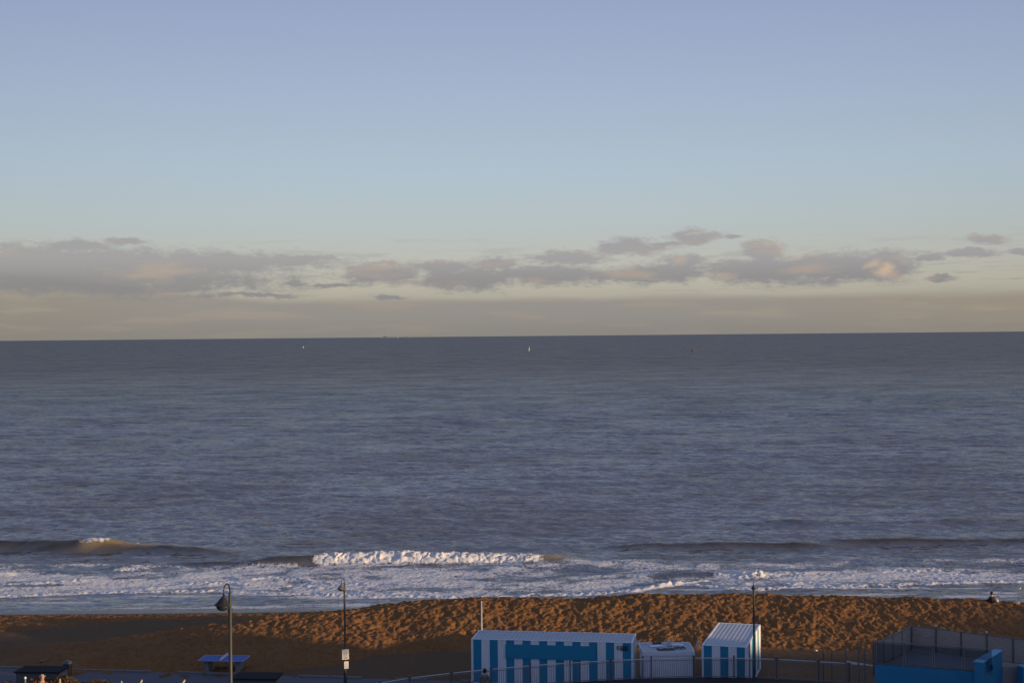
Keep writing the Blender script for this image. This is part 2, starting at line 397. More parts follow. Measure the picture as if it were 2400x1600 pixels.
# left wave, right wave, centre wave
ax, ay = sx(-60, 1290); bx_, _ = sx(640, 1298)
ridge(ax - 12, bx_ - 6, np.interp(XX, [ax, sx(250, 1290)[0], sx(640, 1302)[0]], [sx(0, 1284)[1], sx(250, 1292)[1], sx(640, 1300)[1]]), .72, 0, 5, 1.15, 3.6, seed=1)
ridge(sx(100, 1280)[0], sx(330, 1280)[0], sx(250, 1291)[1], .30, 0, 3, 1.1, 3, seed=1)
ridge(sx(1430, 1285)[0], sx(1960, 1285)[0], sx(1700, 1284)[1], .50, 0, 5, .85, 3.5, seed=2)
ridge(sx(1980, 1275)[0], sx(2600, 1270)[0], sx(2200, 1272)[1], .50, 0, 5, .9, 4, seed=3)
ridge(sx(1750, 1230)[0], sx(2500, 1230)[0], sx(2200, 1225)[1], .35, 0, 6, 1.6, 5, mk_=.5, seed=4)
ridge(sx(1450, 1310)[0], sx(1800, 1310)[0], sx(1600, 1306)[1], .25, 0, 4, 1.0, 3, mk_=.5, seed=5)
ridge(sx(600, 1312)[0], sx(1330, 1310)[0], np.interp(XX, [sx(600, 1322)[0], sx(760, 1316)[0]], [sx(600, 1322)[1], sx(760, 1316)[1]]), .72, 0, 2.5, 1.0, 2.6, seed=6)
ridge(sx(752, 1312)[0], sx(1262, 1312)[0], sx(1000, 1314)[1], .20, 1.30, 1.3, .95, 1.9, lump=.42, mk_=0, seed=6)
thin = np.zeros_like(XX)
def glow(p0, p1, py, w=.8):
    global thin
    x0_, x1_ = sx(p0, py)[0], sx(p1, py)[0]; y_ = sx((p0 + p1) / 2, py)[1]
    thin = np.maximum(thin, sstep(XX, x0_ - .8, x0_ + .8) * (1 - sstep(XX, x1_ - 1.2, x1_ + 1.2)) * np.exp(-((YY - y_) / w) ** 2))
glow(195, 400, 1290, .9); glow(1255, 1330, 1312, .9); glow(1718, 1770, 1349, .7)  # where the sunlit gold is painted on the crests
# little breaks
ridge(sx(205, 1285)[0], sx(262, 1285)[0], sx(230, 1290)[1], .05, .72, 1.6, .6, .8, lump=.28, mk_=0, seed=1)
ridge(sx(272, 1280)[0], sx(335, 1280)[0], sx(300, 1281)[1], .12, .95, .6, .5, 1.0, lump=.25, mk_=0, seed=1)
ridge(sx(1725, 1348)[0], sx(1795, 1348)[0], sx(1760, 1350)[1], .36, 1.3, .6, .8, 1.6, lump=.3, mk_=.3, seed=7)
ridge(sx(1530, 1345)[0], sx(1690, 1345)[0], sx(1610, 1349)[1], .22, 0, 2.2, .7, 1.8, mk_=.35, seed=8)
ridge(sx(275, 1330)[0], sx(355, 1330)[0], sx(310, 1334)[1], .28, .6, .8, .7, 1.5, lump=.2, seed=9)
ridge(sx(-40, 1345)[0], sx(30, 1345)[0], sx(0, 1346)[1], .3, 1.1, .6, .7, 1.5, lump=.2, seed=10)
ridge(sx(400, 1330)[0], sx(560, 1325)[0], sx(480, 1322)[1], .25, 0, 2, .8, 2.0, seed=11)
# diagonal bright backwash tongue
tX0, tY0 = sx(1470, 1391); tX1, tY1 = sx(1660, 1360)
tt = np.clip((XX - tX0) / (tX1 - tX0), 0, 1); yl = tY0 + (tY1 - tY0) * tt ** .8
e = np.exp(-((YY - yl) / .55) ** 2) * sstep(XX, tX0 - .5, tX0 + .8) * (1 - sstep(XX, tX1 - 1.5, tX1 + .8))
foam += e * (.75 + .8 * (n_s - .5)); ZZ += e * (.14 + .2 * (n_s - .5))
foam = np.clip(foam, 0, 1.6)
ZZ = ZZ * np.clip(1, 0, 1) + SEA_Z

def sea_material():
    m = bpy.data.materials.new('sea_water'); m.use_nodes = True; t = m.node_tree; t.nodes.clear()
    co = N(t, 'ShaderNodeTexCoord').outputs['Object']
    fo = N(t, 'ShaderNodeAttribute', attribute_name='foam').outputs['Fac']
    mu = N(t, 'ShaderNodeAttribute', attribute_name='murk').outputs['Fac']
    # lacy foam: ridged noise
    cs = VM(t, 'MULTIPLY', co, (1, .75, 1))
    a = NOISE(t, cs, 1.1, 5, .62, 1.4).outputs[0]; b = NOISE(t, cs, 3.8, 4, .6, .8).outputs[0]
    ra = M(t, 'ABSOLUTE', M(t, 'SUBTRACT', M(t, 'MULTIPLY', a, 2), 1)); rb = M(t, 'ABSOLUTE', M(t, 'SUBTRACT', M(t, 'MULTIPLY', b, 2), 1))
    lace = M(t, 'ADD', M(t, 'MULTIPLY', ra, 2.0), M(t, 'MULTIPLY', rb, 1.1))
    ff = SS(t, M(t, 'SUBTRACT', M(t, 'MULTIPLY', fo, 1.55), lace), -.12, .30)
    ff = M(t, 'MULTIPLY', ff, SS(t, fo, .05, .35))
    # water
    big = NOISE(t, VM(t, 'MULTIPLY', co, (.25, 1, 1)), .02, 5, .6).outputs[0]
    wc = MIX(t, big, (.045, .058, .078, 1), (.062, .070, .088, 1))
    ysh = N(t, 'ShaderNodeSeparateXYZ', ins={0: co}).outputs[1]
    wc = MIX(t, SS(t, ysh, 520, 150), wc, (.110, .118, .130, 1))          # silt in the shallows
    tint = NOISE(t, VM(t, 'MULTIPLY', co, (.3, 1, 1)), .009, 3, .5).outputs[0]
    wc = MIX(t, SS(t, tint, .45, .7, 0, .3), wc, (.10, .07, .085, 1))
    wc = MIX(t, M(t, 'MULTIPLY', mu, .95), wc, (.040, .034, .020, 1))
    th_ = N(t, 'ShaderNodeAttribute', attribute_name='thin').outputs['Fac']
    wc = MIX(t, M(t, 'MULTIPLY', th_, .85), wc, (.36, .25, .07, 1))       # sunlight through thin silty crests, painted in as a golden colour
    # facets of ripples and wavelets in several sizes tilt the surface normal
    s1 = VM(t, 'MULTIPLY', co, (.42, 1.0, 1)); acc = None
    patch = NOISE(t, VM(t, 'MULTIPLY', co, (.3, 1, 1)), .011, 5, .6).outputs[0]
    patch2 = NOISE(t, VM(t, 'MULTIPLY', co, (.3, 1, 1)), .07, 4, .6).outputs[0]
    pk = M(t, 'ADD', .35, M(t, 'ADD', M(t, 'MULTIPLY', patch, .7), M(t, 'MULTIPLY', patch2, .6)))
    for sc, wgt in ((.035, .20), (.10, .28), (.33, .45), (1.0, .78), (3.2, .60)):
        n = NOISE(t, s1, sc, 2, .5, .2).outputs['Color']
        v = VM(t, 'MULTIPLY', VM(t, 'SUBTRACT', n, (.5, .5, .5)), (wgt * .8, wgt, 0)); acc = v if acc is None else VM(t, 'ADD', acc, v)
    y0_ = N(t, 'ShaderNodeSeparateXYZ', ins={0: co}).outputs[1]
    pk = M(t, 'MULTIPLY', pk, SS(t, y0_, 250, 1400, 1.0, 1.7))
    acc = VM(t, 'MULTIPLY', acc, CXYZ(t, pk, pk, 0.0))
    geo = N(t, 'ShaderNodeNewGeometry').outputs['Normal']
    nor = VM(t, 'NORMALIZE', VM(t, 'ADD', geo, acc))
    fr = N(t, 'ShaderNodeFresnel', ins={'IOR': 1.33, 'Normal': nor}).outputs[0]
    yy = N(t, 'ShaderNodeSeparateXYZ', ins={0: co}).outputs[1]
    wind = NOISE(t, VM(t, 'MULTIPLY', co, (.75, 1, 1)), .03, 7, .92, .2).outputs[0]
    fac = M(t, 'MULTIPLY', SS(t, fr, .02, .55, .80, 1.12), SS(t, yy, 140, 1300, .275, .185))
    fac = M(t, 'MULTIPLY', fac, SS(t, wind, .40, .60, .74, 1.26))             # wind-roughened water: its reflectance levels off towards grazing angles
    fac = M(t, 'MULTIPLY', fac, M(t, 'SUBTRACT', 1.0, M(t, 'MULTIPLY', mu, .45)))
    dif = N(t, 'ShaderNodeBsdfDiffuse', ins={'Color': wc}); glo = N(t, 'ShaderNodeBsdfGlossy', ins={'Color': (1, 1, 1, 1), 'Roughness': .16, 'Normal': nor})
    wat = N(t, 'ShaderNodeMixShader', ins={0: fac, 1: dif.outputs[0], 2: glo.outputs[0]})
    fb = NOISE(t, co, 4.0, 6, .75).outputs[0]
    bp2 = N(t, 'ShaderNodeBump', ins={'Height': fb, 'Strength': .75, 'Distance': .08})
    fm = N(t, 'ShaderNodeBsdfPrincipled', ins={'Base Color': (.72, .73, .74, 1), 'Roughness': .8, 'Normal': bp2.outputs[0]})
    mx = N(t, 'ShaderNodeMixShader', ins={0: ff, 1: wat.outputs[0], 2: fm.outputs[0]})
    N(t, 'ShaderNodeOutputMaterial', ins={0: mx.outputs[0]})
    return m
sea = grid_mesh('sea', XX + DX, YY + DYY, ZZ, sea_material(), {'foam': foam, 'murk': murk, 'thin': thin}); tag(sea, kind='structure')

# ------------------------------------------------------------------ materials
m_white = mat('white_paint', (.78, .78, .84), .5, noise=.05, dirt=((.34, .32, .30), .35))
m_blue = mat('blue_paint', (.02, .245, .42), .5, noise=.08, dirt=((.03, .16, .26), .3))
m_roof = mat('roof_paint', (.42, .48, .56), .5, noise=.18, nscale=3, dirt=((.26, .27, .29), .6))
m_bluewall = mat('blue_wall_paint', (.022, .21, .40), .6, noise=.10, nscale=1.2, dirt=((.015, .14, .26), .35))
m_bluetop = mat('blue_wall_top', (.14, .42, .60), .6, noise=.1)
m_black = mat('black_metal', (.018, .018, .02), .45, noise=.2)
m_galv = mat('galvanised_steel', (.62, .62, .62), .5, .2, noise=.12)
m_dgrey = mat('dark_grey_paint', (.11, .113, .125), .5, noise=.12)
m_post = mat('post_grey', (.17, .175, .185), .5, noise=.12)
m_lamp = mat('lamp_post_grey', (.05, .052, .055), .5, noise=.15)
m_asph = mat('path_asphalt', (.10, .105, .13), .8, noise=.2, nscale=.8, bump=.3)
m_prom = mat('promenade_asphalt', (.030, .028, .028), .9, noise=.25, nscale=.7, bump=.3)
m_conc = mat('concrete', (.20, .20, .19), .85, noise=.15, bump=.3)
m_dbox = mat('dark_painted_steel', (.030, .031, .035), .9, noise=.15, spec=.1)
m_ptop = mat('table_blue', (.08, .15, .44), .75, noise=.06)
m_sign = mat('sign_white', (.80, .78, .74), .5, noise=.04)
m_ink = mat('sign_ink', (.16, .13, .12), .6)
m_glass = mat('tinted_glass', (.03, .04, .05), .12, noise=.02)
m_pane = mat('screen_glass', (.05, .06, .075), .15, noise=.02)
_t = m_pane.node_tree; _b = next(n for n in _t.nodes if n.type == 'BSDF_PRINCIPLED'); _o = next(n for n in _t.nodes if n.type == 'OUTPUT_MATERIAL')
_tr = N(_t, 'ShaderNodeBsdfTransparent', ins={0: (.75, .8, .85, 1)}); _mx = N(_t, 'ShaderNodeMixShader', ins={0: .2, 1: _tr.outputs[0], 2: _b.outputs[0]}); _t.links.new(_mx.outputs[0], _o.inputs[0])
m_slat = mat('grey_slats', (.31, .285, .275), .7, noise=.2)
m_skin = mat('skin', (.45, .27, .20), .6, noise=.05)
m_hair = mat('dark_hair', (.015, .012, .011), .6)
m_red = mat('red_cloth', (.16, .022, .018), .85, noise=.15)
m_grey = mat('grey_cloth', (.16, .155, .15), .9, noise=.15)
m_jean = mat('dark_cloth', (.02, .022, .03), .9, noise=.15)
m_sail = mat('sail_cloth', (.40, .43, .48), .7, noise=.04)
m_hull = mat('pale_hull', (.32, .32, .34), .5)
m_redp = mat('faded_red_paint', (.26, .07, .08), .6)
m_ship = mat('ship_white', (.12, .18, .24), .6)
m_twig = mat('twig_bark', (.12, .10, .085), .9)
m_dry = mat('dry_leaf', (.10, .045, .014), .8, noise=.5, nscale=2)
m_leaf = mat('green_leaf', (.05, .06, .02), .8, noise=.4, nscale=2)
m_wood = mat('weathered_wood', (.45, .40, .33), .8, noise=.2, nscale=12)
m_rock = mat('pale_rock', (.42, .31, .21), .9, noise=.25, nscale=8, bump=.4)
m_tarp = mat('dark_tarpaulin', (.06, .07, .06), .7, noise=.3)
m_bank = mat('bank_earth', (.045, .038, .024), .95, noise=.4, nscale=1.5, bump=.5)
m_shadow_slab = mat('shadow_slab_brick', (.28, .17, .12), .9, noise=.15)  # brick colour of the added shadow slab
m_gullw = mat('gull_white', (.78, .78, .78), .7)

# ------------------------------------------------------------------ ground near the camera
RAIL = [(-26.0, 66.0), (-20.0, 67.5), (-14.0, 69.2)]
RAIL = [Vector((x, y)) for x, y in RAIL]
for px, py in [(800, 1614), (890, 1600), (960, 1588), (1058, 1576.5), (1151, 1567), (1243, 1559), (1336, 1552.5), (1431, 1547), (1526, 1543), (1625, 1541), (1720, 1541.5), (1820, 1544), (1918, 1549.5), (1990, 1554), (2060, 1560)]:
    p = at(px, py, 2.03); RAIL.append(Vector((p.x, p.y)))
rl = sorted(RAIL, key=lambda v: v.x)
poly = [(v.x, v.y + .22) for v in rl] + [(26, 78.5), (60, 80), (60, 44), (-26, 44)]
b = MB(); b.prism(poly, -1.0, .93); prom = b.build('promenade', m_prom); tag(prom, kind='structure')
# asphalt path along the beach (its edge towards the sand is a curve)
pe = [at(px, py, .02) for px, py in [(-500, 1556), (0, 1563), (170, 1569.5), (480, 1577), (700, 1584), (1080, 1595), (1500, 1610)]]
bm = MB(); outer = [(p.x, p.y) for p in pe]
inner = [(x, y - 9) for x, y in outer]
for i in range(len(outer) - 1):
    bm.face([(*inner[i], .02), (*inner[i + 1], .02), (*outer[i + 1], .02), (*outer[i], .02)])
path = bm.build('path', m_asph); tag(path, kind='structure')
# pale kerb at the sand edge
bm = MB()
for i in range(len(outer) - 1):
    a = Vector(outer[i]); c_ = Vector(outer[i + 1]); n = int((c_ - a).length / 2.0) + 1
    for k in range(n):
        p0 = a.lerp(c_, k / n); p1 = a.lerp(c_, (k + .97) / n); q = (p0 + p1) / 2; dv = p1 - p0
        if random.random() < .72: bm.box((q.x, q.y + .02, .03), (dv.length, .16, .14), math.atan2(dv.y, dv.x), .01)
kerb = bm.build('kerb', m_conc); tag(kerb, kind='structure')
# bank: slope from the upper road down to the path
gx = np.concatenate([np.arange(-140, -44, 6.), np.arange(-44, 44, .8), np.arange(44, 141, 6.)]); gy = np.concatenate([np.arange(-2, 38, 3.), np.arange(38, 79, .7)])
BX, BY = np.meshgrid(gx, gy)
left = 1 - sstep(BX, -9, 3)
zl = 6.9 * (1 - sstep(BY, 48, 75) * 1) ; zl = np.interp(BY, [0, 50, 76, 79], [7.0, 7.0, -.05, -.05])
zr = np.interp(BY, [0, 44, 60, 79], [7.0, 7.0, .2, -.5])
BZ = zl * left + zr * (1 - left) + (fbm(BX * .5, BY * .5, 4, 201) - .5) * .3 * sstep(BY, 50, 54) * (1 - sstep(BY, 70, 74))
BZ = np.where(BY > 74, np.minimum(BZ, -.02), BZ)
bank_o = grid_mesh('bank', BX, BY, BZ, m_bank); tag(bank_o, kind='structure')

# ------------------------------------------------------------------ slab added and shaped to shade the beach, out of frame to the right
def ground_hit(px, py):
    d_ = proj_ray(px, py); lo = None
    for i in range(4000):
        Yt = 80 + i * .015; tt_ = Yt / d_.y; z = CAM_Z + d_.z * tt_; x = d_.x * tt_
        if z <= float(beach_smooth(np.array(x), np.array(Yt))): return Vector((x, Yt, z))
    return None
bound = [(430, 1478), (560, 1494), (640, 1504), (740, 1504), (800, 1500), (860, 1530), (930, 1545), (1100, 1538), (1600, 1525), (1800, 1532), (1935, 1532), (2062, 1526), (2110, 1500), (2190, 1462), (2260, 1440), (2330, 1427), (2400, 1419)]
YC = 30.0; ta, te = math.tan(SUN_AZ), math.tan(SUN_EL)
prof = []
for px, py in bound:
    P = ground_hit(px, py)
    if P is None: continue
    dyy = P.y - YC; prof.append((P.x + dyy * ta, P.z + dyy / math.cos(SUN_AZ) * te))
out = [prof[0]]
for p in prof[1:]: out.append((max(p[0], out[-1][0] + .3), p[1]))
prof = out
print('PROFILE', [(round(a, 1), round(b_, 1)) for a, b_ in prof])
prof = [(76, prof[0][1])] + prof + [(prof[-1][0] + 30, prof[-1][1] + 2.0), (prof[-1][0] + 90, prof[-1][1] + 3)]
hx = SDIR.x / math.cos(SUN_EL) * 3; hy = SDIR.y / math.cos(SUN_EL) * 3
b = MB()
pf = []
for (x0, z0), (x1, z1) in zip(prof, prof[1:]):
    n = max(1, int((x1 - x0) / 4))
    for k in range(n): pf.append((x0 + (x1 - x0) * k / n, z0 + (z1 - z0) * k / n))
pf.append(prof[-1])
# opening cut in the slab so the sun reaches the small signs on the lamp post
lp = atY(808, 1540, 74.5); gxc = lp.x + (74.5 - YC) * ta; gz = (74.5 - YC) / math.cos(SUN_AZ) * te
def zat(x): return float(np.interp(x, [q[0] for q in pf], [q[1] for q in pf]))
def slab(x0, x1, zb, z0, z1):
    A = [(x0, YC, zb), (x1, YC, zb), (x1, YC, z1), (x0, YC, z0)]
    B = [(p[0] + hx, p[1] + hy, max(p[2] - (.3 if i > 1 else 0), zb)) for i, p in enumerate(A)]
    for f in ([A[0], A[1], A[2], A[3]], [B[3], B[2], B[1], B[0]], [A[3], A[2], B[2], B[3]], [A[0], A[3], B[3], B[0]], [A[1], B[1], B[2], A[2]], [A[0], B[0], B[1], A[1]]): b.face(f)
cuts = sorted(set([q[0] for q in pf] + [gxc - .75, gxc + .75]))
for x0, x1 in zip(cuts, cuts[1:]):
    xm = (x0 + x1) / 2
    if abs(xm - gxc) < .76:
        slab(x0, x1, 0, gz + 2.2, gz + 2.2); slab(x0, x1, gz + 3.5, zat(x0), zat(x1)) if zat(xm) > gz + 3.6 else None
    else: slab(x0, x1, 0, zat(x0), zat(x1))
cl = b.build('shadow_slab', m_shadow_slab); tag(cl, kind='structure')  # unseen slab, its top fitted to the shadow edge on the sand

# ------------------------------------------------------------------ containers
def container(name, A, Bp, depth, h, stripes, label, cat='container', first_blue=True, side_n=14, z0=0.0, rib=.03):
    """A, Bp: front bottom-left and bottom-right; stripes: number of colour stripes on the front."""
    fw = (Bp - A); W = fw.length; rz = math.atan2(fw.y, fw.x)
    root = empty(name, (A.x, A.y, z0), rz, label, cat)
    cp = .12                                           # corner post size
    def wall(L, n, origin, dx, dn, firstblue, colour=True):
        q = MB(); w = (L - 2 * cp) / n; dpt = .028
        def P(s, off, z): return Vector(origin) + Vector(dx) * s + Vector(dn) * (-off) + Vector((0, 0, z))
        for i in range(n):
            mi = (i + (0 if firstblue else 1)) % 2
            for j in range(2):
                s0 = cp + i * w + j * w / 2; p = w / 2
                seg = [(0, 0), (.32, 0), (.42, 1), (.90, 1), (1.0, 0)]
                for (u0, o0), (u1, o1) in zip(seg, seg[1:]):
                    q.face([P(s0 + u0 * p, o0 * dpt + .015, .14), P(s0 + u1 * p, o1 * dpt + .015, .14), P(s0 + u1 * p, o1 * dpt + .015, h - .035), P(s0 + u0 * p, o0 * dpt + .015, h - .035)], mi=(1 if mi else 0))
        return q
    mats = [m_blue, m_white]
    wall(W, stripes, (0, 0, 0), (1, 0, 0), (0, -1, 0), first_blue).build('front_wall', mats, root)
    wall(W, stripes, (0, depth, 0), (1, 0, 0), (0, 1, 0), first_blue).build('back_wall', mats, root)
    wall(depth, side_n, (W, 0, 0), (0, 1, 0), (1, 0, 0), False).build('side_wall', mats, root)
    wall(depth, side_n, (0, 0, 0), (0, 1, 0), (-1, 0, 0), first_blue).build('side_wall', mats, root)
    q = MB()
    for x in (cp / 2, W - cp / 2):
        for y in (cp / 2, depth - cp / 2): q.box((x, y, h / 2), (cp, cp, h), 0, .012)
    for z, hh in ((.07, .14), (h - .016, .032)):
        for y in (cp / 2, depth - cp / 2): q.box((W / 2, y, z), (W - 2 * cp + .004, cp - .02, hh), 0, .008)
        for x in (cp / 2, W - cp / 2): q.box((x, depth / 2, z), (cp - .02, depth - 2 * cp + .004, hh), 0, .008)
    q.build('frame', m_white, root)
    # ribbed roof
    q = MB(); n = int(W / .23); w = (W - .2) / n
    for i in range(n):
        for (u0, o0), (u1, o1) in zip([(0, 0), (.30, 0), (.42, 1), (.88, 1)], [(.30, 0), (.42, 1), (.88, 1), (1, 0)]):
            q.face([(.1 + (i + u0) * w, .1, h - .035 + rib * o0), (.1 + (i + u1) * w, .1, h - .035 + rib * o1), (.1 + (i + u1) * w, depth - .1, h - .035 + rib * o1), (.1 + (i + u0) * w, depth - .1, h - .035 + rib * o0)])
    q.build('roof', m_roof, root)
    q = MB(); q.box((W / 2, depth / 2, .1), (W - .1, depth - .1, .08)); q.build('floor', m_dgrey, root)
    return root, W
H1 = 2.6
A = at(1104, 1496, H1); Bq = at(1484, 1505, H1)
c1, W1 = container('shipping_container', A, Bq, 2.44, H1, 19, 'long blue and white striped container with a wide plain blue panel on its front', side_n=5)
def lx(px): return (px - 1104) / 380 * W1
q = MB(); x0, x1 = lx(1185.5), lx(1397); q.box(((x0 + x1) / 2, -.018, H1 - .23 - .42), (x1 - x0, .03, .80), 0, .004); q.build('sign_panel', m_blue, c1)
# dark mark in the top right corner: a curl followed by a block of heavy letters
q = MB(); s = (x1 - x0); lx0 = lx(1447); ly = H1 - .30
for k in range(9):
    a = R(60 + k * 30); q.box((lx0 + .055 + .05 * math.cos(a), -.012, ly + .085 * math.sin(a)), (.045, .02, .045))
for i in range(5):
    xx = lx0 + .17 + i * .095
    q.box((xx, -.012, ly), (.028, .02, .20)); q.box((xx + .04, -.012, ly + .085), (.06, .02, .035)); q.box((xx + .04, -.012, ly - (.09 if i % 2 else .01)), (.06, .02, .035))
q.box((lx0 + .38, -.012, ly - .125), (.50, .02, .03))
q.build('lettering', m_black, c1)

A = at(1644, 1510, H1); Bq = at(1753, 1512, H1)
Bq = Vector((A.x + 2.5 * math.cos(R(-16.5)), A.y + 2.5 * math.sin(R(-16.5)), H1))
c3, W3 = container('shipping_container', A, Bq, 6.3, H1, 5, 'shorter blue and white striped container standing end-on, its right side partly sunlit', side_n=9, rib=.010)

# small white unit
h2 = 1.85; A = at(1506, 1526, h2); Bq = at(1627, 1525, h2)
W2 = (Bq - A).length; root = empty('storage_unit', (A.x, A.y, 0), math.atan2(Bq.y - A.y, Bq.x - A.x), 'small low white storage unit with clutter on its roof, between the two striped containers', 'storage unit')
q = MB(); D2 = 2.35
for (o, dx, L, dn) in (((0.06, .05), (1, 0), W2 - .12, (0, -1)), ((.06, D2 - .05), (1, 0), W2 - .12, (0, 1)), ((.05, .06), (0, 1), D2 - .12, (-1, 0)), ((W2 - .05, .06), (0, 1), D2 - .12, (1, 0))):
    n = int(L / .09)
    for i in range(n):
        u0, u1 = i / n * L, (i + 1) / n * L; um = (u0 + u1) / 2
        P = lambda u, off, z: (o[0] + dx[0] * u + dn[0] * off, o[1] + dx[1] * u + dn[1] * off, z)
        q.face([P(u0, 0, .02), P(um, .014, .02), P(um, .014, h2 - .2), P(u0, 0, h2 - .2)]); q.face([P(um, .014, .02), P(u1, 0, .02), P(u1, 0, h2 - .2), P(um, .014, h2 - .2)])
q.build('wall', m_white, root)
q = MB()
for x, y, sx_, sy_ in ((W2 / 2, .03, W2 + .08, .06), (W2 / 2, D2 - .03, W2 + .08, .06), (.0, D2 / 2, .06, D2 - .12), (W2, D2 / 2, .06, D2 - .12)): q.box((x, y, h2 - .12), (sx_, sy_, .26), 0, .01)
q.build('fascia', m_white, root)
q = MB(); q.box((W2 / 2, D2 / 2, h2 - .10), (W2 - .07, D2 - .12, .06)); q.build('roof', m_roof, root)
def P2(px, py, z=h2): p = at(px, py, z); return p
# clutter on its roof
for (px, py, w, d_, h_, rz, m_, nm, lab, ct) in [(1560, 1519, .95, .42, .05, .02, m_tarp, 'tarpaulin', 'dark green folded tarpaulin lying at the front of the white unit roof', 'tarpaulin'),
        (1538, 1511, .75, .5, .04, .25, m_white, 'board', 'pale board lying at the left of the white unit roof', 'board'),
        (1584, 1508, .85, .45, .04, -.2, m_white, 'board', 'pale board lying at the back right of the white unit roof', 'board'),
        (1593, 1517, .6, .25, .05, -.1, m_tarp, 'tarpaulin', 'dark rolled tarpaulin at the front right of the white unit roof', 'tarpaulin'),
        (1540, 1506, .45, .22, .05, .1, m_tarp, 'tarpaulin', 'small dark tarpaulin at the back left of the white unit roof', 'tarpaulin')]:
    p = P2(px, py); q = MB(); bm_ = q.bm
    r = bmesh.ops.create_grid(bm_, x_segments=10, y_segments=6, size=.5)
    for v in bm_.verts: v.co = Vector((v.co.x * w + .03 * math.sin(v.co.y * 9), v.co.y * d_ + .03 * math.sin(v.co.x * 8), h_ + .5 * h_ * math.sin(v.co.x * 14 + px) * (1 if m_ is m_tarp else .15)))
    o = q.build(nm, m_); o.location = (p.x, p.y, h2 - .06); o.rotation_euler = (0, 0, rz); tag(o, lab, ct)
    md = o.modifiers.new('s', 'SOLIDIFY'); md.thickness = h_ * .8
p = P2(1568, 1511); q = MB()
q.lathe([(.0, 0), (.09, 0), (.10, .05), (.07, .25), (.09, .33), (.05, .4), (0, .41)], n=14)
for a in (0, 2.1, 4.2): q.tube([(0, 0, .3), (.12 * math.cos(a), .12 * math.sin(a), .28), (.16 * math.cos(a), .16 * math.sin(a), .02)], .015, 6)
o = q.build('roof_vent', m_galv); o.location = (p.x, p.y, h2 - .06); tag(o, 'small grey metal vent standing mid-roof on the white unit', 'vent')

# planks and ladder behind the gaps
def plank(p0, p1, w, lab, m_=m_wood, group=None):
    a, c_ = Vector(p0), Vector(p1); dv = c_ - a; q = MB(); q.box((dv.length / 2, 0, 0), (dv.length, w, .05), 0, .008)
    for k in range(1, 5): q.box((dv.length * k / 5, 0, .03), (.05, w * .96, .02), 0, .002)
    o = q.build('plank', m_); o.location = a; o.rotation_mode = 'QUATERNION'; o.rotation_quaternion = dv.to_track_quat('X', 'Z'); tag(o, lab, 'plank'); return o
plank(atY(1491, 1512, 82.3), atY(1497, 1501, 84.2), .22, 'pale plank leaning in the gap right of the long striped container, nearer the container')
plank(atY(1506, 1510, 82.6), atY(1512, 1501, 84.6), .14, 'darker narrow plank in the gap between long container and white unit, nearer the white unit', m_slat)
plank(atY(1632, 1517, 82.2), atY(1637, 1504, 84.6), .16, 'pale plank in the gap between the white unit and the end-on container')

# ------------------------------------------------------------------ railing
root = empty('railing', (rl[0].x, rl[0].y, .93), 0, 'long curving metal railing with pale handrail and thin vertical bars in front of the containers', 'railing')
rz0 = Vector((rl[0].x, rl[0].y, .93))
pts = [Vector((v.x, v.y, .93)) for v in rl]
# start from the part of the railing that can be seen
for i, p in enumerate(pts):
    q = MB(); l = p - rz0; q.box((l.x, l.y, .60), (.075, .075, 1.24), 0, .006); q.box((l.x, l.y, 1.235), (.11, .11, .03), 0, .004); q.box((l.x, l.y, .012), (.16, .16, .024)); q.build('post', m_dgrey, root)
for p0, p1 in zip(pts, pts[1:]):
    a, c_ = p0 - rz0, p1 - rz0; dv = c_ - a; L = dv.length; u = dv / L; ang = math.atan2(dv.y, dv.x); mid = (a + c_) / 2
    q = MB(); q.tube([a + u * .10 + Vector((0, 0, 1.10)), c_ - u * .10 + Vector((0, 0, 1.10))], .027, 8); q.build('handrail', m_galv, root)
    q = MB(); q.box((mid.x, mid.y, .10), (L - .1, .03, .035), ang); q.box((mid.x, mid.y, 1.0), (L - .1, .03, .03), ang)
    n = int((L - .2) / .115)
    for k in range(n + 1):
        s_ = a + u * (.1 + (L - .2) * k / n); q.box((s_.x, s_.y, .55), (.016, .016, .88), ang)
    q.build('infill_bars', m_post, root)

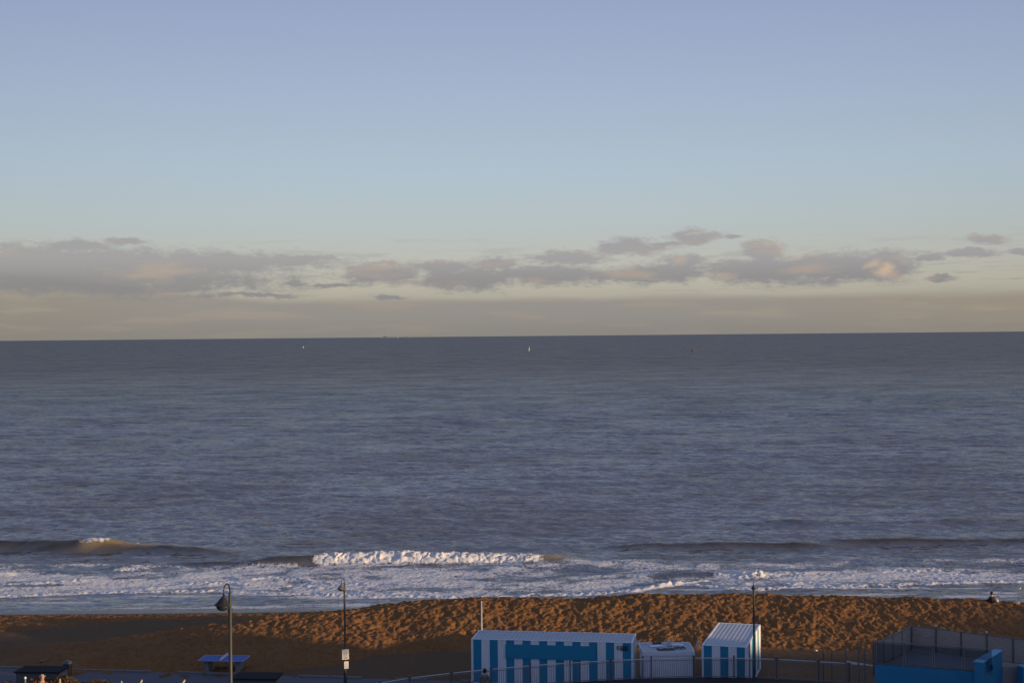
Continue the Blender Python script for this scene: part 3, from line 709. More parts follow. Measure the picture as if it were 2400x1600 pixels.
# ------------------------------------------------------------------ lamps
def lamp(base, ztop, arm, size, label, signs=False, pole_r=.055, base_r=.09, base_h=.0, group=None):
    """swan-neck lamp: pole, hook, bell lantern with glass bowl. arm: horizontal vector from pole to lantern."""
    root = empty('street_lamp', base, 0, label, 'street lamp', group); Hh = ztop - base[2]
    q = MB(); zp = Hh - .32 * size
    prof = [(base_r * 1.5, 0), (base_r * 1.5, .08), (base_r, .16), (base_r, base_h), (base_r * 1.15, base_h + .02), (pole_r, base_h + .10), (pole_r, Hh * .8), (pole_r * .85, zp)]
    q.lathe(prof, n=14); q.lathe([(pole_r * 1.4, zp - .60 * size), (pole_r * 1.4, zp - .52 * size)], n=14); q.build('pole', m_lamp, root)
    ax, ay = arm; q = MB(); pts_ = []
    for k in range(13):
        a = math.pi * k / 12; pts_.append((ax * (1 - math.cos(a)) / 2, ay * (1 - math.cos(a)) / 2, zp + .02 + .30 * size * math.sin(a) - (.03 * size * k / 12)))
    q.tube([(0, 0, zp - .1)] + pts_ + [(ax, ay, zp - .06 * size)], .022 * size, 8)
    q.build('swan_neck', m_black, root)
    q = MB(); zl = zp - .10 * size; tl = Matrix.Rotation(R(8), 4, 'Y')
    q.lathe([(.0, .12), (.035, .11), (.05, .03), (.075, .0), (.12, -.06), (.17, -.14), (.215, -.20), (.255, -.235), (.255, -.25), (.20, -.25)] if size == 1 else
            [(r * size, z * size) for r, z in [(.0, .12), (.035, .11), (.05, .03), (.075, .0), (.12, -.06), (.17, -.14), (.215, -.20), (.255, -.235), (.255, -.25), (.20, -.25)]], (ax, ay, zl), 22, tl)
    sh_ = q.build('lamp_shade', m_black if not signs else m_dgrey, root)
    q = MB(); q.lathe([(r * size, z * size) for r, z in [(.20, -.245), (.19, -.30), (.15, -.36), (.09, -.395), (.0, -.40)]], (ax, ay, zl), 20, tl); q.build('glass_bowl', m_glass, root)
    if signs:
        for (py0, py1, w) in ((1520, 1543.5, 16.5), (1548, 1565, 10.5)):
            z1 = atY(808, py0, base[1]).z - base[2]; z0 = atY(808, py1, base[1]).z - base[2]; ww = w / F * base[1]; xo = .03 if w > 12 else .07
            q = MB(); rot = Matrix.Rotation(R(22), 4, 'Z')
            q.box((xo, -.09, (z0 + z1) / 2), (ww, .015, z1 - z0), 0, .003, rot=rot); pl = q.build('sign', m_sign, root)
            q = MB()
            if w > 12:
                for j, (zz, wid, hh_) in enumerate([(.78, .5, .035), (.66, .62, .05), (.56, .55, .04), (.40, .5, .03), (.28, .35, .03), (.18, .62, .05), (.10, .6, .04)]):
                    seg = 4
                    for s_ in range(seg):
                        xk = (s_ - 1.5) * wid * ww / seg + random.uniform(-.01, .01)
                        q.box(Vector((xo, -.09, 0)) + rot @ Vector((xk, -.012, z0 + (z1 - z0) * zz)), (wid * ww / seg * .72, .006, hh_ * .55), rot=rot)
            else:
                for zz in (.75, .6, .3): q.box(Vector((xo, -.09, 0)) + rot @ Vector((0, -.012, z0 + (z1 - z0) * zz)), (ww * .5, .006, .012), rot=rot)
            q.build('lettering', m_ink, pl)
    return root
b0 = atY(541, 1600, 42); lamp((b0.x, 42, 7.0), atY(534, 1364, 42).z, (-.13, -.30), .95, 'large dark swan-neck street lamp with bell lantern, nearest the camera beside the blue table', base_h=2.35, pole_r=.052, base_r=.068)
b0 = atY(809.5, 1600, 74.5); lamp((b0.x, 74.5, .93), atY(803, 1354, 74.5).z, (-.13, -.22), .78, 'slim street lamp carrying two small white signs on its pole', True, pole_r=.052, base_r=.085, base_h=1.2)
b0 = atY(1768, 1585, 77.1); lamp((b0.x, 77.1, .93), atY(1768, 1362, 77.1).z, (-.02, -.12), .52, 'dark street lamp standing behind the railing in front of the end-on striped container', pole_r=.055, base_r=.07, base_h=.6)
# white marker pole
p = atY(1128, 1410, 87); q = MB(); q.lathe([(.06, 0), (.055, .1), (.05, p.z + .0), (.065, p.z + .01), (.0, p.z + .06)], n=12)
o = q.build('marker_pole', m_galv); o.location = (p.x, 87, 0); tag(o, 'thin white pole standing on the sand behind the long striped container', 'pole')

# ------------------------------------------------------------------ table tennis table
P0 = at(463, 1547.4, .76); P1 = at(567, 1548.7, .76); P3 = at(478.4, 1531.5, .76)
Wt, Dt = 2.74, 1.525; root = empty('table_tennis_table', (P0.x, P0.y, 0), math.atan2(P1.y - P0.y, P1.x - P0.x), 'outdoor table tennis table with blue top and white net on the sand', 'table tennis table')
q = MB(); q.box((Wt / 2, Dt / 2, .735), (Wt, Dt, .05), 0, .01); tp = q.build('table_top', m_ptop, root)
q = MB()
for (x, y, a, c_) in ((Wt / 2, .012, Wt, .02), (Wt / 2, Dt - .012, Wt, .02), (.012, Dt / 2, .02, Dt - .05), (Wt - .012, Dt / 2, .02, Dt - .05)): q.box((x, y, .7625), (a, c_, .004))
q.build('white_lines', m_white, tp)
q = MB(); q.box((Wt / 2, Dt / 2, .84), (.03, Dt + .05, .155), 0, .004); q.build('net', m_sign, root)
for x in (.42, Wt - .42):
    q = MB(); q.prism([(x - .14, .30), (x + .14, .30), (x + .14, Dt - .30), (x - .14, Dt - .30)], -.1, .71); q.box((x, Dt / 2, .03), (.42, Dt - .35, .10), 0, .01); q.build('leg', m_conc, root)

# ------------------------------------------------------------------ dark storage boxes, litter bin
def dark_box(px0, px1, pyb, pyf, label):
    A_ = at(px0, pyf, 1.0); B_ = at(px1, pyf + .8, 1.0); Cc = at(px1, pyb, 1.0)
    W_ = (B_ - A_).length; D_ = 1.45; root = empty('storage_box', (A_.x, A_.y, .02), math.atan2(B_.y - A_.y, B_.x - A_.x), label, 'storage box', 'dark storage boxes beside the path')
    q = MB(); q.box((W_ / 2, D_ / 2, .97), (W_ + .06, D_ + .06, .09), 0, .02); q.build('lid', m_dbox, root)
    q = MB(); q.box((W_ / 2, D_ / 2, .46), (W_ - .12, D_ - .12, .92), 0, .01)
    for k in range(1, 4): q.box((W_ * k / 4, .055, .46), (.03, .02, .8))
    q.build('body', m_dgrey, root)
    q = MB(); q.box((W_ - .045, D_ / 2, .45), (.03, D_ - .16, .86), 0, .004); q.build('end_panel', m_conc, root)
dark_box(34, 138, 1561, 1574, 'dark flat-topped storage box beside the path in the bottom left corner')
dark_box(543, 648, 1576, 1590, 'dark flat-topped storage box beside the path, in front of the blue table')
p = at(155, 1591, .02); root = empty('litter_bin', (p.x, p.y + .3, .02), 0, 'black litter bin standing beside the bottom left storage box', 'litter bin')
q = MB(); q.lathe([(.20, 0), (.23, .05), (.25, .75), (.27, .8), (.27, .84), (.24, .85)], n=18); q.build('body', m_black, root)
q = MB(); q.lathe([(.26, .86), (.24, .95), (.14, 1.02), (0, 1.03)], n=18); q.build('lid', m_dgrey, root)

# ------------------------------------------------------------------ blue terrace on the right
ZW = 3.3
a0 = at(2054, 1557, ZW); a1 = at(2300, 1575.5, ZW); s0 = at(2303, 1553, 3.85); s1 = at(2349, 1524.5, 3.85)
root = empty('blue_terrace', (a0.x, a0.y, .93), 0, 'blue walled terrace at the right with glass screens and an oval opening', 'terrace')
O = Vector((a0.x, a0.y, .93))
def rel(v): return Vector((v[0], v[1])) - Vector((O.x, O.y))
A0, A1, S0, S1 = rel(a0), rel(a1), rel(s0), rel(s1)
bk0 = rel(at(2136, 1466, 4.25)); bk1 = rel(at(2425, 1502, 4.25))
q = MB(); q.prism([tuple(A0), tuple(A1), tuple(A1 + Vector((.1, .32))), tuple(A0 + Vector((.02, .35)))], 0, ZW - .93); q.build('front_wall', m_bluewall, root)
# side wall with oval opening: local frame along S0->S1
dv = (S1 - S0); Ls = dv.length; u = dv / Ls; nrm = Vector((u.y, -u.x)); hs = 3.85 - .93; th = .40
def SP(s_, z, off): v = S0 + u * s_ + nrm * (-off); return (v.x, v.y, z)
q = MB(); ns = 28; cs_, cz_, ra_, rb_ = Ls * .42, hs - .62, .36, .29
hole = [(cs_ + ra_ * math.cos(2 * math.pi * k / ns), cz_ + rb_ * math.sin(2 * math.pi * k / ns)) for k in range(ns)]
def sq(k):
    a = 2 * math.pi * k / ns; cx_, cy_ = math.cos(a), math.sin(a); t1 = ((Ls - cs_) / cx_ if cx_ > 1e-6 else (-cs_) / cx_ if cx_ < -1e-6 else 1e9); t2 = ((hs - cz_) / cy_ if cy_ > 1e-6 else (-cz_) / cy_ if cy_ < -1e-6 else 1e9)
    t_ = min(t1, t2); return (cs_ + t_ * cx_, cz_ + t_ * cy_)
outer_ = [sq(k) for k in range(ns)]
# make sure the rectangle's corners are used
for cx_, cz2 in ((0, 0), (Ls, 0), (0, hs), (Ls, hs)):
    k = min(range(ns), key=lambda j: (outer_[j][0] - cx_) ** 2 + (outer_[j][1] - cz2) ** 2); outer_[k] = (cx_, cz2)
for off in (0, th):
    for k in range(ns):
        k2 = (k + 1) % ns; q.face([SP(*hole[k], off), SP(*hole[k2], off), SP(*outer_[k2], off), SP(*outer_[k], off)])
for k in range(ns):
    k2 = (k + 1) % ns
    q.face([SP(*hole[k], 0), SP(*hole[k2], 0), SP(*hole[k2], th), SP(*hole[k], th)])
    if not (outer_[k][1] > hs - .001 and outer_[k2][1] > hs - .001): q.face([SP(*outer_[k], 0), SP(*outer_[k2], 0), SP(*outer_[k2], th), SP(*outer_[k], th)])
q.build('side_wall', m_bluewall, root)
q = MB(); e_ = .03
q.face([SP(-e_, hs + .004, -e_), SP(Ls + e_, hs + .004, -e_), SP(Ls + e_, hs + .004, th + e_), SP(-e_, hs + .004, th + e_)])
q.face([SP(-e_, hs + .05, -e_), SP(Ls + e_, hs + .05, -e_), SP(Ls + e_, hs + .05, th + e_), SP(-e_, hs + .05, th + e_)])
for k, (s_a, s_b, oa, ob) in enumerate(((-e_, Ls + e_, -e_, -e_), (-e_, Ls + e_, th + e_, th + e_), (-e_, -e_, -e_, th + e_), (Ls + e_, Ls + e_, -e_, th + e_))):
    q.face([SP(s_a, hs + .004, oa), SP(s_b, hs + .004, ob), SP(s_b, hs + .05, ob), SP(s_a, hs + .05, oa)])
q.build('coping', m_bluetop, root)
# terrace floor and its rear retaining wall
q = MB(); q.prism([tuple(A0 + Vector((.05, .36))), tuple(A1 + Vector((0, .36))), tuple(S1 + Vector((-.35, .1))), tuple(bk1 + Vector((0, -.1))), tuple(bk0 + Vector((.1, 0)))], 1.2, 2.1); q.build('floor', m_slat, root)
# glass screens along the front
topz = 4.4 - .93; n = 4
for k in range(n):
    p0 = A0.lerp(A1 + (A1 - A0).normalized() * .6, k / n) + Vector((0, .17)); p1 = A0.lerp(A1 + (A1 - A0).normalized() * .6, (k + 1) / n) + Vector((0, .17)); m_ = (p0 + p1) / 2; dd_ = p1 - p0
    q = MB(); q.box((m_.x, m_.y, (2.37 + topz) / 2), (dd_.length - .12, .012, topz - 2.45), math.atan2(dd_.y, dd_.x)); q.build('glass_screen', m_pane, root)
    q = MB(); q.box((p0.x, p0.y, (2.37 + topz) / 2), (.07, .07, topz - 2.37), 0, .006); q.build('screen_post', m_dgrey, root)
    q = MB(); q.box((m_.x, m_.y, topz + .02), (dd_.length, .07, .04), math.atan2(dd_.y, dd_.x), .005); q.build('screen_rail', m_dgrey, root)
    q = MB(); q.box((m_.x, m_.y, 2.41), (dd_.length, .07, .06), math.atan2(dd_.y, dd_.x), .005); q.build('screen_rail', m_dgrey, root)
# slatted fence at the back and on the left
def slat_fence(P, Q, z0, z1, npan, label, nslat=13, posts_up=()):
    P, Q = Vector(P), Vector(Q); d_ = Q - P; L = d_.length; ang = math.atan2(d_.y, d_.x)
    root = empty('slatted_fence', (P.x, P.y, z0), ang, label, 'fence'); h = z1 - z0; w = L / npan
    for k in range(npan):
        q = MB()
        for j in range(nslat): q.box((w * (k + .5), 0, .06 + (h - .12) * j / (nslat - 1)), (w - .09, .022, (h - .12) / (nslat - 1) * .78))
        q.build('slat_panel', m_slat, root)
    for k in range(npan + 1):
        up = .12 if k in posts_up else 0
        q = MB(); q.box((w * k, -.02, (h + up) / 2 - .2), (.08, .08, h + up + .4), 0, .006); po = q.build('post', m_dgrey, root)
        if up:
            q = MB(); q.lathe([(.035, h + up), (.05, h + up + .03), (.03, h + up + .10), (0, h + up + .12)], (w * k, -.02, 0), 10); q.build('cap', m_galv, po)
    q = MB(); q.box((L / 2, 0, h + .02), (L, .07, .04), 0, .005); q.build('top_rail', m_dgrey, root)
    return root
W_bk0 = bk0 + Vector((O.x, O.y)); W_bk1 = bk1 + Vector((O.x, O.y)); W_A0 = A0 + Vector((O.x, O.y))
slat_fence(W_bk0, W_bk0 + (W_bk1 - W_bk0) * 1.25, 3.05, 4.25, 6, 'long grey horizontal-slat fence along the back of the blue terrace', posts_up=(1, 3))
slat_fence(W_bk0 + Vector((-.06, -.1)), W_A0 + Vector((.0, .45)), 3.05, 4.22, 4, 'short grey slatted fence running towards the camera at the left end of the blue terrace')
# another blue wall end at the right edge
p = at(2397, 1563, 3.2); root = empty('blue_wall', (p.x, p.y, .93), R(20), 'end of a second blue wall at the right edge beyond the terrace', 'wall')
q = MB(); q.box((2.0, .2, 1.13), (4.0, .4, 2.26), 0, .01); q.build('wall_body', m_bluewall, root)
q = MB(); q.box((2.0, .2, 2.29), (4.06, .46, .05), 0, .01); q.build('coping', m_bluetop, root)
# raised concrete pavement between them
# ------------------------------------------------------------------ tall gate posts left of the terrace
g0 = atY(1982, 1520, 73.4); g1 = atY(2048, 1520, 72.4)
root = empty('metal_gate', (g0.x, 73.4, .93), math.atan2(-1.0, g1.x - g0.x), 'grey metal gate frame of tall thin posts beside the blue terrace', 'gate')
Lg = math.hypot(g1.x - g0.x, 1.0)
for px, py in ((1982, 1522), (2012, 1513), (2026, 1515), (2050, 1545)):
    s_ = (px - 1982) / 66 * Lg; hz = atY(px, py, 73).z - .93
    q = MB(); q.box((s_, 0, hz / 2), (.07, .07, hz), 0, .006); q.box((s_, 0, hz + .012), (.09, .09, .024), 0, .004); q.build('gate_post', m_post, root)
q = MB(); zc_ = atY(2010, 1553, 73).z - .93; q.box((Lg / 2, 0, zc_), (Lg, .045, .05)); q.build('cross_bar', m_galv, root)
q = MB(); q.box((Lg * .84, 0, .15), (Lg * .3, .04, .05)); q.build('cross_bar', m_galv, root)
for i, (px, py) in enumerate(((1929, 1515), (1949, 1521))):
    p = atY(px, py, 78.5 + i * .4); q = MB(); q.box((0, 0, (p.z - .0) / 2), (.06, .06, p.z), 0, .006); q.lathe([(.05, p.z), (.05, p.z + .03), (0, p.z + .05)], n=8)
    o = q.build('fence_post', m_dgrey); o.location = (p.x, p.y, 0); tag(o, ['taller dark post on the sand just beyond the railing, left of the gate', 'shorter dark post on the sand just beyond the railing, nearer the gate'][i], 'post')

# ------------------------------------------------------------------ people
def skin_mesh(name, verts, edges, rad, m_, parent, root_i=0, sub=2):
    me = bpy.data.meshes.new(name); me.from_pydata(verts, edges, []); me.materials.append(m_)
    o = link(bpy.data.objects.new(name, me)); o.parent = parent
    sk = o.modifiers.new('skin', 'SKIN'); sk.use_smooth_shade = True
    lay = me.skin_vertices[0].data
    for i, r in enumerate(rad): lay[i].radius = r if isinstance(r, tuple) else (r, r)
    lay[root_i].use_root = True
    sb = o.modifiers.new('sub', 'SUBSURF'); sb.levels = sb.render_levels = sub
    return o
def person(loc, rz, label, top_m, hair_m, legs_m, sit=False, bald=False):
    root = empty('person', loc, rz, label, 'person')
    hp = .92 if not sit else .12
    V, E, Rr = [], [], []
    def v(x, y, z, r): V.append((x, y, z)); Rr.append(r); return len(V) - 1
    def e(*ix):
        for a, c_ in zip(ix, ix[1:]): E.append((a, c_))
    lean = 0 if not sit else .10
    pel = v(0, 0, hp, (.15, .11)); wst = v(0, lean * .3, hp + .20, (.13, .10)); che = v(0, lean * .8, hp + .42, (.165, .115)); nb_ = v(0, lean, hp + .56, (.08, .07)); nk = v(0, lean, hp + .63, (.055, .055)); hd0 = v(0, lean + .02, hp + .70, (.07, .08)); hd = v(0, lean + .03, hp + .78, (.078, .095)); ht = v(0, lean + .01, hp + .86, (.055, .065))
    e(pel, wst, che, nb_, nk, hd0, hd, ht)
    arms = []
    for s in (-1, 1):
        if sit: a = [v(s * .17, lean, hp + .50, .06), v(s * .25, lean + .10, hp + .27, .045), v(s * .12, lean + .36, hp + .30, .036), v(s * .08, lean + .43, hp + .31, (.035, .02))]
        else: a = [v(s * .18, 0, hp + .50, .06), v(s * .23, .02, hp + .22, .046), v(s * .22, .10, hp - .02, .035), v(s * .215, .14, hp - .11, (.022, .036))]
        e(nb_, *a)
        for f in range(4):                              # fingers
            bx0 = V[a[-1]]; f0 = v(bx0[0] + (f - 1.5) * .008, bx0[1] + (f - 1.5) * .018, bx0[2] - .03, .009); f1 = v(bx0[0] + (f - 1.5) * .008, bx0[1] + (f - 1.5) * .019 + .012, bx0[2] - .075 + .006 * abs(f - 1.5), .007); e(a[-1], f0, f1)
        if sit: l = [v(s * .09, .06, hp, .09), v(s * .15, .42, hp + .32, .062), v(s * .14, .62, .05, .045), v(s * .14, .74, .03, (.035, .03))]
        else: l = [v(s * .09, 0, hp - .06, .09), v(s * .10, .01, .50, .065), v(s * .10, -.01, .09, .043), v(s * .10, .14, .04, (.035, .03))]
        e(pel, *l)
    skin_mesh('body', V, E, Rr, m_skin, root)
    # clothing: same skeleton, a little fatter
    tv = [0, 1, 2, 3]; sub_ = [V[i] for i in tv]; r_ = [tuple(c_ + .022 for c_ in Rr[i]) for i in tv]; ed = [(0, 1), (1, 2), (2, 3)]
    idx = 8
    per_arm = 4 + 8 + 4
    for s in range(2):
        b0_ = 8 + s * per_arm; a_ids = [b0_, b0_ + 1, b0_ + 2]; st = len(sub_)
        for j, i in enumerate(a_ids): sub_.append(V[i]); r_.append((Rr[i] + .018,) * 2)
        ed += [(3, st), (st, st + 1), (st + 1, st + 2)]
    skin_mesh('jacket', sub_, ed, r_, top_m, root)
    sub_ = [V[0]]; r_ = [(.165, .125)]; ed = []
    for s in range(2):
        b0_ = 8 + s * per_arm + 12; st = len(sub_)
        for i in (b0_, b0_ + 1, b0_ + 2): sub_.append(V[i]); r_.append((Rr[i] + .018,) * 2)
        ed += [(0, st), (st, st + 1), (st + 1, st + 2)]
        f_ = V[b0_ + 3]
        q = MB(); q.box((f_[0], f_[1] - .04, .05), (.10, .27, .10), 0, .03); q.build('shoe', m_black, root)
    skin_mesh('trousers', sub_, ed, r_, legs_m, root)
    hc = Vector(V[hd])
    q = MB(); q.lathe([(.012, -.035), (.016, -.02), (.008, .03)], (hc.x, hc.y + .10, hc.z), 8); q.build('nose', m_skin, root)
    for s in (-1, 1):
        q = MB(); q.lathe([(.0, -.006), (.012, 0), (0, .006)], (hc.x + s * .03, hc.y + .088, hc.z + .015), 8); q.build('eye', m_hair, root)
        q = MB(); q.lathe([(.0, -.03), (.016, -.01), (.018, .015), (0, .03)], (hc.x + s * .082, hc.y, hc.z), 8); q.build('ear', m_skin, root)
    q = MB(); q.box((hc.x, hc.y + .09, hc.z - .055), (.05, .012, .01), 0, .003); q.build('mouth', m_red, root)
    if not bald:
        q = MB(); q.lathe([(.095, -.08), (.105, -.02), (.10, .05), (.075, .10), (.03, .125), (0, .13)], (hc.x, hc.y - .018, hc.z), 16); q.build('hair', hair_m, root)
    return root
p = atY(98.5, 1577, 46); person((p.x, 46, p.z - 1.79), R(200), 'bald person in a dark red top seen from behind the hedge at the bottom left', m_red, m_hair, m_jean, bald=True)
p = atY(1136, 1577, 72.5); person((p.x, 72.5, .93), R(-10), 'person in a grey jacket with dark hair walking on the promenade before the long container', m_grey, m_hair, m_jean)
ps = ground_hit(2327, 1413.5); person((ps.x, ps.y, float(beach_smooth(np.array(ps.x), np.array(ps.y))) - .22), R(20), 'person in dark clothes sitting on top of the sand at the right', m_jean, m_hair, m_jean, sit=True)
# pale bag at the sitter's side
q = MB(); q.box((0, 0, .17), (.16, .26, .34), 0, .05); q.tube([(0, -.08, .33), (0, -.04, .42), (0, .04, .42), (0, .08, .33)], .012, 6)
o = q.build('bag', m_sign); o.location = (ps.x + .27, ps.y - .02, float(beach_smooth(np.array(ps.x + .27), np.array(ps.y))) - .03); tag(o, 'pale bag beside the person sitting on the sand', 'bag')

# rocks and birds
def rock(p, s, lab, m_=m_rock):
    q = MB(); bmesh.ops.create_icosphere(q.bm, subdivisions=3, radius=1.0)
    for v in q.bm.verts:
        n = v.co.normalized(); k = 1 + .22 * math.sin(n.x * 4 + s * 9) * math.cos(n.y * 5) + .12 * math.sin(n.z * 9 + n.x * 7); v.co = Vector((n.x * k * s, n.y * k * s * .8, n.z * k * s * .6))
    for f in q.bm.faces: f.smooth = True
    o = q.build('rock', m_); o.location = p; tag(o, lab, 'rock'); return o
g = ground_hit(2381, 1416); rock((g.x, g.y, g.z + .12), .26, 'tan sunlit rock on the sand edge right of the sitting person')
g = ground_hit(99, 1551); rock((g.x, g.y, g.z + .08), .12, 'small grey stone on the smooth shaded sand above the storage box', m_conc)
g = ground_hit(1913, 1527); rock((g.x, g.y, g.z + .10), .09, 'small white stone on the dark sand left of the gate', m_gullw)
def gull(p, rz, lab):
    root = empty('gull', p, rz, lab, 'bird')
    V = [(-.26, 0, .20), (-.14, 0, .20), (0, 0, .21), (.11, 0, .24), (.16, 0, .31), (.20, 0, .36)]; Rr = [(.012, .02), (.045, .04), (.075, .065), (.06, .05), (.03, .03), (.035, .033)]
    skin_mesh('body', V, [(i, i + 1) for i in range(5)], Rr, m_gullw, root, 2)
    q = MB(); q.lathe([(.014, 0), (.008, .04), (0, .065)], (.225, 0, .355), 8, Matrix.Rotation(R(95), 4, 'Y')); q.build('beak', m_redp, root)
    for s in (-1, 1):
        q = MB(); q.tube([(0, s * .03, .17), (.01, s * .03, .0)], .007, 6); q.box((.03, s * .03, .006), (.07, .05, .012)); q.build('leg', m_redp, root)
        q = MB(); q.lathe([(0, -.19), (.03, -.1), (.045, 0), (.035, .08), (0, .12)], (-.03, s * .06, .225), 8, Matrix.Rotation(R(85), 4, 'Y') @ Matrix.Scale(.4, 4, Vector((0, 1, 0)))); q.build('wing', m_conc, root)
p = at(2388, 1385, -4.45); gull((p.x, p.y, -4.42), R(5), 'white gull standing in the shallow wash at the right edge')

# ------------------------------------------------------------------ boats, buoy, ships
def sailboat(px, pyw, hgt, rz, heel, label):
    p = at(px, pyw, SEA_Z); k = hgt / 8.0; root = empty('sailing_boat', (p.x, p.y, SEA_Z), rz, label, 'sailing boat'); root.rotation_euler = (R(heel), 0, rz)
    q = MB(); secs = [(-2.6, .75), (-1.2, .95), (.6, .95), (2.0, .6), (3.2, .05)]; rings = []
    for x, w in secs: rings.append([q.bm.verts.new((x * k, yy * w * k, zz * k)) for yy, zz in ((-1, .75), (-.75, .1), (0, -.35), (.75, .1), (1, .75))])
    for r0, r1 in zip(rings, rings[1:]):
        for j in range(5): q.bm.faces.new([r0[j], r0[(j + 1) % 5], r1[(j + 1) % 5], r1[j]])
    q.bm.faces.new(rings[0]); q.bm.faces.new(rings[-1][::-1]); q.build('hull', m_hull, root)
    q = MB(); q.tube([(.5 * k, 0, .5 * k), (.5 * k, 0, 8 * k)], .06 * k, 6); q.tube([(.5 * k, 0, 1.3 * k), (-2.3 * k, 0, 1.3 * k)], .05 * k, 6); q.build('mast', m_dgrey, root)
    def sail(pts, nm):
        q = MB(); a, b_, c_ = [Vector(x_) * k for x_ in pts]; n = 8; g = {}
        for i in range(n + 1):
            for j in range(n + 1 - i):
                v = a + (b_ - a) * i / n + (c_ - a) * j / n; bul = .45 * k * (i / n) * (1 - i / n - j / n + .3) ; g[i, j] = q.bm.verts.new(v + Vector((0, bul, 0)))
        for i in range(n):
            for j in range(n - i):
                q.bm.faces.new([g[i, j], g[i + 1, j], g[i, j + 1]])
                if i + j < n - 1: q.bm.faces.new([g[i + 1, j], g[i + 1, j + 1], g[i, j + 1]])
        q.build(nm, m_sail, root)
    sail([(.42, 0, 1.4), (-2.3, 0, 1.45), (.42, 0, 7.9)], 'mainsail'); sail([(.6, 0, 6.6), (3.1, 0, 1.0), (.75, .2, 1.2)], 'jib')
sailboat(1240, 823, 9.0, R(72), 6, 'nearer white sailing boat out at sea, centre of the horizon')
sailboat(711, 815.5, 6.0, R(60), 4, 'smaller faint white sailing boat far out at sea on the left')
p = at(1624.5, 822, SEA_Z); root = empty('buoy', (p.x, p.y, SEA_Z), 0, 'faint red navigation buoy far out at sea right of the sailing boats', 'buoy')
q = MB(); q.lathe([(0, -.5), (1.4, -.3), (1.7, .4), (1.6, 1.2), (.9, 1.6), (.3, 1.7)], n=16); q.build('float', m_redp, root)
q = MB()
for a in range(4):
    an = math.pi / 4 + a * math.pi / 2; q.tube([(1.0 * math.cos(an), 1.0 * math.sin(an), 1.4), (.45 * math.cos(an), .45 * math.sin(an), 6.2)], .12, 6)
for z, w in ((2.6, .9), (4.2, .7), (6.2, .5)): q.lathe([(w, z), (w, z + .12), (w * .8, z + .12), (w * .8, z)], n=12)
q.build('tower', m_redp, root)
q = MB(); q.lathe([(.55, 6.4), (.55, 7.6), (.3, 7.7), (.3, 8.2), (0, 8.3)], n=12); q.build('top_mark', m_redp, root)
def ship(px, D, L, hh, label):
    d_ = proj_ray(px, 789); x = d_.x / d_.y * D; root = empty('ship', (x, D, SEA_Z), R(4), label, 'ship')
    q = MB(); q.prism([(-L / 2, -8), (L * .42, -8), (L / 2, 0), (L * .42, 8), (-L / 2, 8)], 0, hh * .55); q.build('hull', m_ship, root)
    q = MB(); q.box((-L * .28, 0, hh * .85), (L * .26, 12, hh * .58)); q.box((-L * .30, 0, hh * 1.3), (L * .08, 8, hh * .35)); q.build('superstructure', m_ship, root)
    q = MB()
    for k in range(5): q.box((L * (-.05 + .1 * k), 0, hh * .72), (L * .08, 13, hh * .3))
    q.build('deck_cargo', m_conc, root)
    q = MB(); q.tube([(-L * .25, 0, hh), (-L * .25, 0, hh * 1.9)], 1.0, 6); q.build('mast', m_conc, root)
ship(914, 24000, 300, 26, 'long pale ship on the horizon left of centre')
ship(957, 24000, 85, 22, 'short pale ship on the horizon just right of the long one')

# ------------------------------------------------------------------ foreground hedge, posts, twigs
q = MB(); rnd = random.Random(3)
x0, x1 = atY(-120, 1592, 48.5).x, atY(262, 1592, 48.5).x
for i in range(5200):
    u_ = rnd.random(); x = x0 + (x1 - x0) * u_; top = atY(60, 1593, 48.5).z + .10 * math.sin(x * 2.3) + .07 * math.sin(x * 6.1 + 1) + (.02 if u_ > .5 else -.02)
    y = 48.5 + rnd.gauss(0, .38); z = top - abs(rnd.gauss(0, .26)) - .25 * ((y - 48.5) / .6) ** 2
    s_ = rnd.uniform(.03, .07); n_ = Vector((rnd.gauss(0, 1), rnd.gauss(0, 1), rnd.gauss(0, 1))).normalized(); a = n_.orthogonal().normalized(); b_ = n_.cross(a); c_ = Vector((x, y, z))
    q.face([c_ - a * s_, c_ + b_ * s_ * .5, c_ + a * s_, c_ - b_ * s_ * .5], mi=0 if rnd.random() < .75 else 1)
hd_root = empty('hedge', ((x0 + x1) / 2, 48.5, 7.0), 0, 'low brown sunlit hedge along the bottom left edge', 'hedge')
fo_ = q.build('foliage', [m_dry, m_leaf], hd_root); fo_.matrix_parent_inverse = Matrix.Translation((-(x0 + x1) / 2, -48.5, -7.0))
q = MB()
for i in range(60):
    x = x0 + (x1 - x0) * rnd.random() - (x0 + x1) / 2; y = rnd.gauss(0, .2); q.tube([(x, y, 0), (x + rnd.gauss(0, .1), y + rnd.gauss(0, .1), .4), (x + rnd.gauss(0, .2), y + rnd.gauss(0, .15), .85)], [.02, .014, .005], 5)
q.build('stems', m_twig, hd_root)
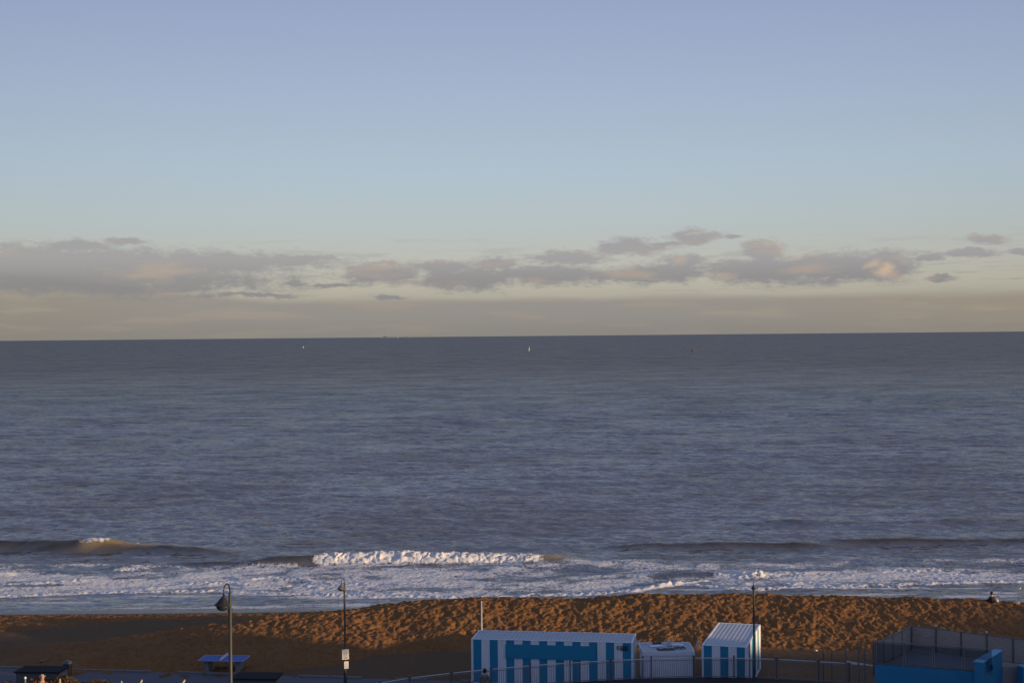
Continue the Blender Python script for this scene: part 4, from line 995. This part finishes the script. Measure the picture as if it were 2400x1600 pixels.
for i, (px, py, tx, lab) in enumerate([(140.5, 1591, 0, 'pale wooden stake standing upright beside the storage box at the bottom left'), (285, 1596, 0, 'pale stake tip at the bottom edge right of the hedge'), (333, 1593, -.5, 'pale stake leaning right at the bottom edge, second from the hedge'), (433, 1593, -.6, 'long pale stake leaning right at the bottom edge, furthest from the hedge')]):
    p = atY(px, py, 48.0); q = MB(); q.tube([(tx, 0, -.9), (0, 0, 0)], [.035, .028], 8); q.lathe([(.028, 0), (0, .03)], n=8)
    o = q.build('stake', m_wood); o.location = p; tag(o, lab, 'stake', 'stakes along the bottom edge')
p = atY(59, 1587.5, 47.5); root = empty('bollard', (p.x, 47.5, 7.0), 0, 'small white ball-topped bollard in front of the hedge at the bottom left', 'bollard')
q = MB(); q.lathe([(.03, 0), (.03, p.z - 7.0 - .03)], n=8); q.build('stem', m_post, root)
q = MB(); q.lathe([(.0, -.045), (.032, -.032), (.045, 0), (.032, .032), (0, .045)], (0, 0, p.z - 7.0), 14); q.build('ball', m_sign, root)
def twigs(px, py, Yd, lab, seed):
    rr = random.Random(seed); p = atY(px, py, Yd); root = empty('bare_shrub', (p.x, Yd, .93), 0, lab, 'shrub'); h = p.z - .93; q = MB()
    def br(a, d_, l, r, n):
        e_ = a + d_ * l; q.tube([a, (a + e_) / 2 + Vector((rr.gauss(0, .03), rr.gauss(0, .03), .02)), e_], [r, r * .8, r * .6], 5, cap=False)
        if n:
            for k in range(3 if n > 1 else 2): br(a.lerp(e_, rr.uniform(.5, 1)), (d_ + Vector((rr.gauss(0, .5), rr.gauss(0, .4), rr.uniform(0, .3)))).normalized(), l * .62, r * .62, n - 1)
    for s in range(4): br(Vector((rr.gauss(0, .08), rr.gauss(0, .08), 0)), Vector((rr.gauss(0, .3), rr.gauss(0, .3), 1)).normalized(), h * .5, .022, 3)
    q.build('branches', m_twig, root)
twigs(1092, 1583, 71.5, 'bare leafless shrub at the bottom edge left of the long container', 2)
twigs(1215, 1592, 71.8, 'small bare shrub at the bottom edge below the long container', 5)
print('verts', len(sea.data.vertices), len(beach.data.vertices))
